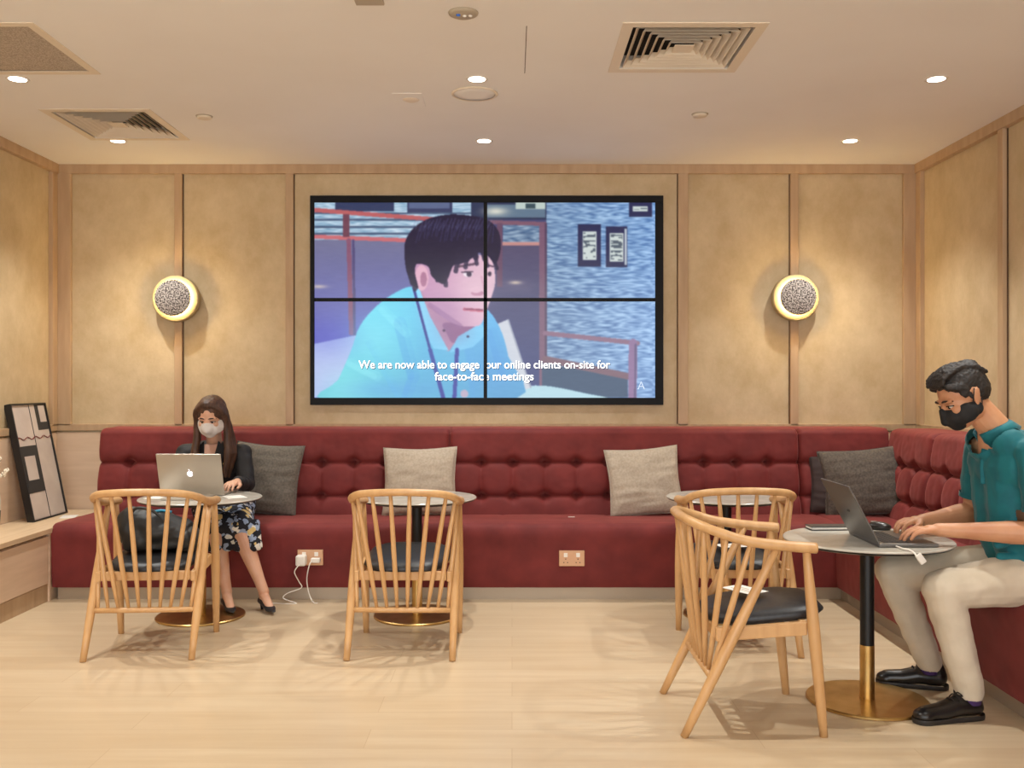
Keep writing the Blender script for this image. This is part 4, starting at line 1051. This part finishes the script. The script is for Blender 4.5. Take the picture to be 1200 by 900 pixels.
def man():
    # joints (world)
    HC = Vector((1.772, 3.755, 1.219)); hf = Vector((-.90, -.10, -.50)); hu = Vector((-.50, 0, .90))
    neck0 = Vector((1.905, 3.76, 1.085)); neck1 = Vector((1.815, 3.757, 1.19))
    chest = Vector((1.965, 3.76, .95)); waist = Vector((2.01, 3.76, .74)); pel = Vector((2.07, 3.76, .545))
    shN, shF = Vector((1.955, 3.575, 1.005)), Vector((1.94, 3.945, 1.005))
    elN, elF = Vector((1.975, 3.545, .715)), Vector((1.93, 3.99, .735))
    wrN, wrF = Vector((1.628, 3.655, .712)), Vector((1.675, 3.905, .712))
    hipN, hipF = Vector((2.07, 3.68, .53)), Vector((2.07, 3.85, .53))
    knN, knF = Vector((1.625, 3.61, .497)), Vector((1.585, 3.975, .492))
    anN, anF = Vector((1.738, 3.628, .095)), Vector((1.742, 3.990, .10))
    b = Blob()
    P, m = add_head(b, HC, hf, hu, 1.0)
    b.cap(neck0, neck1, .058, .054); b.cap(Vector((1.93, 3.76, 1.06)), P(0, -.03, -.05), .062, .05); b.cap((1.885, 3.76, 1.075), (1.895, 3.76, 1.0), .050, .055)
    b.cap(shN, shF, .055, .055); b.cap(chest-Vector((0, .06, 0)), chest+Vector((0, .06, 0)), .10, .10); b.cap(chest, waist, .11, .10); b.cap(waist, pel, .10, .12)
    for (s, e, w_) in ((shN, elN, wrN), (shF, elF, wrF)):
        b.cap(s, e, .056, .046); b.chain([e, e.lerp(w_, .3), e.lerp(w_, .75), w_], [.045, .044, .030, .026])
    add_hand(b, wrN, (-1, .18, -.04), (0, 0, -1), -1, curl=.42, k=1.0)
    add_hand(b, wrF, (-1, -.22, -.02), (0, 0, -1), 1, curl=.55, k=1.0)
    for (h, kn, an) in ((hipN, knN, anN), (hipF, knF, anF)):
        b.cap(h, kn, .075, .055); b.chain([kn, kn.lerp(an, .3), an], [.052, .052, .034])
    body = b.build('person', M['skin_m'], None, .0036, 2)
    tag(body, 'man in teal polo shirt and black mask typing on a laptop on the red banquette', 'person')
    # eyes, brows
    for s in (1, -1): eye(body, P, m, 1.0, s)
    # hair: short sides, swept volume on top
    f, u, r = frame_from(hf, hu)
    h = Blob(); E = lambda p, rad: h.ell(P(*p), rad, m)
    E((0, -.020, .052), (.080, .098, .080)); E((0, -.050, .022), (.077, .066, .080)); E((0, .036, .106), (.056, .050, .030)); E((0, .008, .112), (.056, .062, .032)); E((0, .072, .096), (.046, .026, .020)); E((0, -.06, .075), (.066, .05, .05)); E((0, -.055, .088), (.060, .058, .040))
    for s in (1, -1): E((s*.070, .020, .040), (.012, .022, .032)); E((s*.074, .006, .010), (.006, .009, .016)); h.cap(P(s*.055, .064, .075), P(s*.066, .03, .055), .014, .018)
    for q in range(15):
        x = -.056+.008*q; j = .003*math.sin(q*2.3); e_ = (x/.056)**2
        h.chain([P(x*1.0+.004, .088+j-.012*e_, .092), P(x*1.0, .074-.010*e_, .112), P(x*.95, .035, .128-.010*e_+j), P(x*.95, -.03, .129-.012*e_), P(x, -.080, .100-.010*e_), P(x, -.104, .055)], [.006, .009, .011, .010, .009, .008])
    h.build('hair', M['hair_b'], body, .0035, 1, displace=.003, dscale=.008, cuts=())
    # mask
    k = Blob(); k.ell(P(0, .068, -.048), (.056, .048, .050), m); k.ell(P(0, .100, -.035), (.022, .022, .028), m); [k.chain([P(q*.040, .070, -.045), P(q*.058, .045, -.045), P(q*.068, .012, -.045)], [.042, .040, .030], flat=(1, .36), side=u) for q in (-1, 1)]; k.ell(P(0, .066, -.082), (.036, .036, .026), m)
    k.cap(P(0, .104, -.006), P(0, .112, -.050), .012, .018)
    mk = k.build('face_mask', M['mask_b'], body, .004, 5)
    for s in (1, -1):
        bm = BM(); add_tube(bm, catmull([P(s*.068, .012, -.022), P(s*.084, .002, .008), P(s*.086, -.012, .030)], 5), .0024, 6); add_tube(bm, catmull([P(s*.066, .004, -.066), P(s*.082, -.010, -.04), P(s*.084, -.022, -.015)], 5), .0024, 6)
        obj('ear_loop', bm, M['mask_b'], mk, True)
    # polo shirt
    c = Blob()
    c.cap(chest-Vector((0.0, .075, 0)), chest+Vector((0, .075, 0)), .128, .128); c.cap(Vector((1.95, 3.70, 1.0)), Vector((1.94, 3.82, 1.0)), .10, .10)
    c.cap(chest+Vector((0, -.055, 0)), waist+Vector((-.03, -.05, 0)), .125, .128); c.cap(chest+Vector((0, .055, 0)), waist+Vector((-.03, .05, 0)), .125, .128)
    c.cap(waist+Vector((-.03, -.05, 0)), pel+Vector((-.03, -.065, .06)), .128, .142); c.cap(waist+Vector((-.03, .05, 0)), pel+Vector((-.03, .065, .06)), .128, .142)
    c.cap(shN, shF, .068, .068); c.cap(neck0-Vector((0, .10, .045)), neck0+Vector((0, .10, -.045)), .068, .068); c.cap(neck0+Vector((.03, 0, -.06)), neck0+Vector((-.03, 0, -.055)), .080, .078)
    for (s, e) in ((shN, elN), (shF, elF)): c.cap(s, s.lerp(e, .66), .070, .064)
    # soft folds
    for (a, q, r_) in (((1.845, 3.63, .66), (2.02, 3.60, .72), .016), ((1.84, 3.63, .72), (1.99, 3.60, .80), .014), ((1.86, 3.64, .61), (2.04, 3.60, .63), .016)): c.cap(a, q, r_, r_*.6)
    dN = (elN-shN).normalized(); dF = (elF-shF).normalized()
    polo = c.build('polo_shirt', M['teal'], body, .0055, 4, displace=.007, dscale=.06)
    # cut sleeve ends and hem cleanly (sleeves by local test)
    bm = BM(); bm.from_mesh(polo.data); kill = []
    for v in bm.verts:
        p = v.co
        for (s, d, yy) in ((shN, dN, -1), (shF, dF, 1)):
            q = p-s; tt = q.dot(d)
            if tt > .205 and (q-d*tt).length < .085 and (p.y-3.76)*yy > .115 and tt < .30: kill.append(v); break
        else:
            if p.z < .572+(p.x-1.9)*-.05 or ((p-neck0).dot((neck1-neck0).normalized()) > -.004 and (p-neck0).length < .13): kill.append(v)
    bmesh.ops.delete(bm, geom=kill, context='VERTS'); bm.to_mesh(polo.data); bm.free()
    for (s, d) in ((shN, dN), (shF, dF)):
        bm = BM(); ce = s+d*.203; N = d.orthogonal().normalized(); B_ = d.cross(N)
        add_tube(bm, [ce-d*.012, ce+d*.006], .0665, 28, caps=False); add_tube(bm, [ce-d*.012, ce+d*.006], .0645, 28, caps=False)
        obj('sleeve_cuff', bm, M['teal'], polo, True)
    # collar: standing band plus folded leaf
    ax = (neck1-neck0).normalized(); f0, u0, r0 = frame_from((-.85, 0, -.35), ax); cc = neck0+ax*.006
    bm = BM(); n = 48; rows = [(.061, -.012), (.062, .026), (.066, .033), (.074, .020), (.086, -.012)]
    vv_ = []; cc = neck0
    for i in range(n+1):
        a = PI*(-.90+1.80*i/n); dirv = -f0*math.cos(a)+r0*math.sin(a); fr_ = max(0, abs(a)/PI-.55)/.35
        ring = []
        for q_, (rad, h_) in enumerate(rows):
            rr = rad+(.010*fr_ if q_ < 3 else .004*fr_); hh = h_-(.012*fr_ if q_ < 3 else (.018*fr_ if q_ == 3 else .040*fr_))
            ring.append(bm.verts.new(cc+dirv*rr+ax*hh))
        vv_.append(ring)
    for i in range(n):
        for j in range(4): bm.faces.new((vv_[i][j], vv_[i+1][j], vv_[i+1][j+1], vv_[i][j+1]))
    co = obj('collar', bm, M['teal'], polo, True); sd = co.modifiers.new('t', 'SOLIDIFY'); sd.thickness = .004
    # placket and buttons down the chest front
    bm = BM(); add_tube(bm, catmull([(1.849, 3.735, 1.015), (1.846, 3.735, 1.00), (1.842, 3.735, .94), (1.844, 3.735, .88)], 5), .014, 10, flat=(1, .6)); obj('placket', bm, M['teal'], polo, True)
    # chinos
    q = Blob()
    q.chain([hipN+Vector((.02, 0, .0)), hipN.lerp(knN, .5)+Vector((0, 0, .0)), knN], [.108, .094, .073]); q.chain([hipF+Vector((.02, 0, .0)), hipF.lerp(knF, .5), knF], [.108, .094, .074])
    q.cap(pel-Vector((-.02, .07, 0)), pel+Vector((.02, .07, 0)), .125, .125)
    q.chain([knN, knN.lerp(anN, .25), knN.lerp(anN, .6), anN+Vector((0, 0, .01))], [.070, .068, .062, .054]); q.chain([knF, knF.lerp(anF, .25), knF.lerp(anF, .6), anF+Vector((0, 0, .01))], [.071, .068, .060, .052])
    for kn, an, sy in ((knN, anN, -1), (knF, anF, -1)):
        for j in range(4): q.cap(kn+Vector((.0+.02*j, sy*.052, .03-.02*j)), kn+Vector((.10+.012*j, sy*.040, -.045+.01*j)), .011, .004)
    tr = q.build('trousers', M['chino'], body, .0055, 4, displace=.005, dscale=.05)
    bm = BM(); bm.from_mesh(tr.data); bmesh.ops.delete(bm, geom=[v for v in bm.verts if v.co.z < .078], context='VERTS'); bm.to_mesh(tr.data); bm.free()
    for an in (anN, anF):
        tube('sock', [an+Vector((0, 0, .03)), an+Vector((.0, 0, -.035))], [.040, .040], M['purple'], body, 20)
    shoe(body, (1.792, 3.645, 0), (1.505, 3.572, 0)); shoe(body, (1.812, 3.975, 0), (1.545, 4.055, 0))
    return body
man()

def woman():
    HC = Vector((-1.806, 5.745, 1.072)); hf = Vector((-.02, -.90, -.34)); hu = Vector((0, -.34, .94))
    neck0 = Vector((-1.825, 5.86, .905)); neck1 = Vector((-1.81, 5.79, .995))
    chest = Vector((-1.83, 5.87, .76)); waist = Vector((-1.82, 5.90, .60)); pel = Vector((-1.78, 5.93, .535))
    shL, shR = Vector((-1.655, 5.86, .845)), Vector((-2.0, 5.86, .845))       # her left is image right
    elL, elR = Vector((-1.60, 5.76, .665)), Vector((-2.03, 5.74, .675))
    wrL, wrR = Vector((-1.585, 5.51, .705)), Vector((-1.88, 5.53, .705))
    hipL, hipR = Vector((-1.70, 5.90, .52)), Vector((-1.86, 5.90, .52))
    knL, knR = Vector((-1.555, 5.44, .455)), Vector((-1.69, 5.45, .46))
    anL, anR = Vector((-1.395, 5.37, .105)), Vector((-1.600, 5.36, .11))
    b = Blob(); P, m = add_head(b, HC, hf, hu, .97)
    b.cap(neck0, neck1, .046, .045); b.cap(neck0, P(0, -.02, -.05), .048, .04)
    b.cap(shL, shR, .045, .045); b.cap(chest-Vector((.05, 0, 0)), chest+Vector((.05, 0, 0)), .09, .09); b.cap(chest, waist, .10, .085); b.cap(waist, pel, .09, .11)
    for (s, e, w_) in ((shL, elL, wrL), (shR, elR, wrR)): b.cap(s, e, .040, .034); b.chain([e, e.lerp(w_, .3), w_], [.034, .034, .022])
    add_hand(b, wrL, (-.25, -1, -.05), (0, 0, -1), 1, curl=.4, k=.9); add_hand(b, wrR, (.25, -1, -.05), (0, 0, -1), -1, curl=.4, k=.9)
    for (h, kn, an) in ((hipL, knL, anL), (hipR, knR, anR)): b.cap(h, kn, .075, .052); b.chain([kn, kn.lerp(an, .3), kn.lerp(an, .8), an], [.050, .050, .032, .029])
    # feet in court shoes
    for an, d in ((anL, Vector((.55, -.80, 0)).normalized()), (anR, Vector((.45, -.85, 0)).normalized())):
        b.cap(an, an+Vector((0, .01, -.055)), .030, .024); b.cap(an+Vector((0, 0, -.015)), an+d*.10+Vector((0, 0, -.070)), .028, .022, flat=(.8, 1), side=(0, 0, 1))
    body = b.build('person', M['skin_w'], None, .0036, 2)
    tag(body, 'woman with long brown hair, white mask and black blazer behind a silver laptop', 'person')
    for s in (1, -1): eye(body, P, m, .97, s)
    # shoes
    for an, d in ((anL, Vector((.55, -.80, 0)).normalized()), (anR, Vector((.45, -.85, 0)).normalized())):
        z0 = 0.001 if an is anL else .0145
        c = Blob(); base = Vector((an.x, an.y, 0)); s_ = d.cross(Vector((0, 0, 1)))
        c.cap(base-d*.018+Vector((0, 0, .052)), base+d*.02+Vector((0, 0, .045)), .030, .028, flat=(.7, 1), side=(0, 0, 1)); c.cap(base+d*.02+Vector((0, 0, .042)), base+d*.10+Vector((0, 0, .028)), .026, .031, flat=(.62, 1), side=(0, 0, 1)); c.cap(base+d*.10+Vector((0, 0, .028)), base+d*.155+Vector((0, 0, .024)), .030, .012, flat=(.6, 1), side=(0, 0, 1))
        o = c.build('court_shoe', M['leather'], body, .0035, 2)
        tube('heel', [base-d*.022+Vector((0, 0, .045)), base-d*.026+Vector((0, 0, z0))], [.016, .007], M['leather'], o, 10)
    # hair: long, parted, falling over both shoulders
    h = Blob(); E = lambda p, rad: h.ell(P(*p), rad, m)
    E((0, -.022, .040), (.086, .100, .090)); E((0, -.050, -.02), (.080, .062, .10)); E((0, .006, .098), (.060, .070, .032))
    for s in (1, -1):
        top = P(s*.010, .070, .108)
        for q in range(7):
            o_ = q/6
            a = P(s*(.010+.02*o_), .064-.06*o_, .112+.010*o_); b1 = P(s*(.076+.006*o_), .038-.045*o_, .055); b2 = P(s*(.090+.004*o_), .014-.02*o_, -.03)
            wz = HC.z-.21; sx_ = s
            c1 = Vector((HC.x-sx_*(-.0)+(.095 if True else 0)*(-s)*-1*(1), 0, 0))
            x3 = HC.x + (r_x(m)*s)*(.092+.012*o_); b3 = Vector((x3, HC.y+.01+.05*o_, HC.z-.13)); b4 = Vector((HC.x+(r_x(m)*s)*(.098+.020*o_), HC.y+.0+.045*o_, HC.z-.22)); b5 = Vector((HC.x+(r_x(m)*s)*(.080+.030*o_), HC.y-.01+.04*o_, HC.z-.33-(.03*math.sin(q*2.)))) 
            h.chain(catmull([a, b1, b2, b3, b4, b5], 3), list(np.interp(np.linspace(0, 1, 16), [0, .2, .5, .8, 1], [.010, .017, .021, .024, .009])))
    h.build('hair', M['hair_w'], body, .0045, 2, displace=.002, dscale=.03)
    # mask
    k = Blob(); k.ell(P(0, .064, -.050), (.060, .044, .050), m); k.ell(P(0, .090, -.040), (.038, .034, .040), m); k.cap(P(0, .104, -.012), P(0, .108, -.045), .015, .022)
    for s in (1, -1): k.chain([P(s*.040, .068, -.045), P(s*.058, .043, -.043), P(s*.067, .012, -.040)], [.042, .040, .030], flat=(1, .36), side=hu)
    k.ell(P(0, .060, -.086), (.036, .034, .024), m)
    mk = k.build('face_mask', M['mask_w'], body, .004, 5)
    for s in (1, -1):
        bm = BM(); add_tube(bm, catmull([P(s*.066, .012, -.018), P(s*.080, -.004, .008)], 4), .002, 6); obj('ear_loop', bm, M['mask_w'], mk, True)
    # blazer
    c = Blob(); c.cap(shL, shR, .060, .060); c.cap(neck0+Vector((-.06, .02, -.035)), neck0+Vector((.07, .02, -.035)), .052, .052)
    c.cap(chest-Vector((.06, 0, 0)), chest+Vector((.06, 0, 0)), .112, .112); c.cap(chest-Vector((.03, 0, 0)), waist-Vector((.03, 0, 0)), .115, .105); c.cap(chest+Vector((.03, 0, 0)), waist+Vector((.03, 0, 0)), .115, .105); c.cap(waist-Vector((.04, 0, 0)), pel+Vector((-.04, 0, 0)), .11, .125); c.cap(waist+Vector((.04, 0, 0)), pel+Vector((.04, 0, 0)), .11, .125)
    for (s, e, w_) in ((shL, elL, wrL), (shR, elR, wrR)): c.cap(s, e, .058, .050); c.cap(e, e.lerp(w_, .86), .049, .036)
    bz = c.build('blazer', M['blazer'], body, .006, 3, displace=.006, dscale=.05)
    # open neckline: blouse and skin triangle, lapels
    bm = BM(); vs_ = [bm.verts.new(p) for p in ((-1.865, 5.795, .905), (-1.785, 5.795, .905), (-1.79, 5.762, .84), (-1.825, 5.747, .75), (-1.86, 5.762, .84))]; bm.faces.new(vs_)
    nk = obj('blouse', bm, mat('cream_blouse', (206, 160, 138), .7), body); sd = nk.modifiers.new('t', 'SOLIDIFY'); sd.thickness = .004
    for s in (1, -1):
        bm = BM(); vs_ = [bm.verts.new(p) for p in ((-1.825+s*.044, 5.80, .925), (-1.825+s*.085, 5.792, .885), (-1.825+s*.080, 5.760, .82), (-1.825+s*.005, 5.742, .73), (-1.825+s*.028, 5.757, .83))]; bm.faces.new(vs_)
        lp = obj('lapel', bm, M['blazer'], bz); sd = lp.modifiers.new('t', 'SOLIDIFY'); sd.thickness = .006
    lathe('lapel_pin', [(0, .003), (.005, .002), (.006, 0)], M['brass'], bz, mtx=Matrix.Translation((-1.735, 5.752, .79)) @ Matrix.Rotation(PI/2, 4, 'X'), seg=12)
    # skirt
    k = Blob(); k.chain([hipL, knL+Vector((.0, .01, .0))], [.105, .078]); k.chain([hipR, knR+Vector((0, .01, 0))], [.105, .078]); k.cap(hipL, hipR, .12, .12); k.cap(hipL.lerp(knL, .5), hipR.lerp(knR, .5), .088, .088); k.cap(knL+Vector((-.02, .02, 0)), knR+Vector((0, .02, 0)), .078, .078)
    for j in range(9):
        x = -1.76+.034*j; k.cap(Vector((x+.02, 5.45, .47)), Vector((x+.055+.01*math.sin(j*2), 5.405+.012*math.cos(j*3), .345)), .034, .026)
    k.build('skirt', M['floral'], body, .0065, 2, displace=.010, dscale=.05)
    return body
def r_x(m): return 1 if m.col[0][0] > 0 else -1
woman()
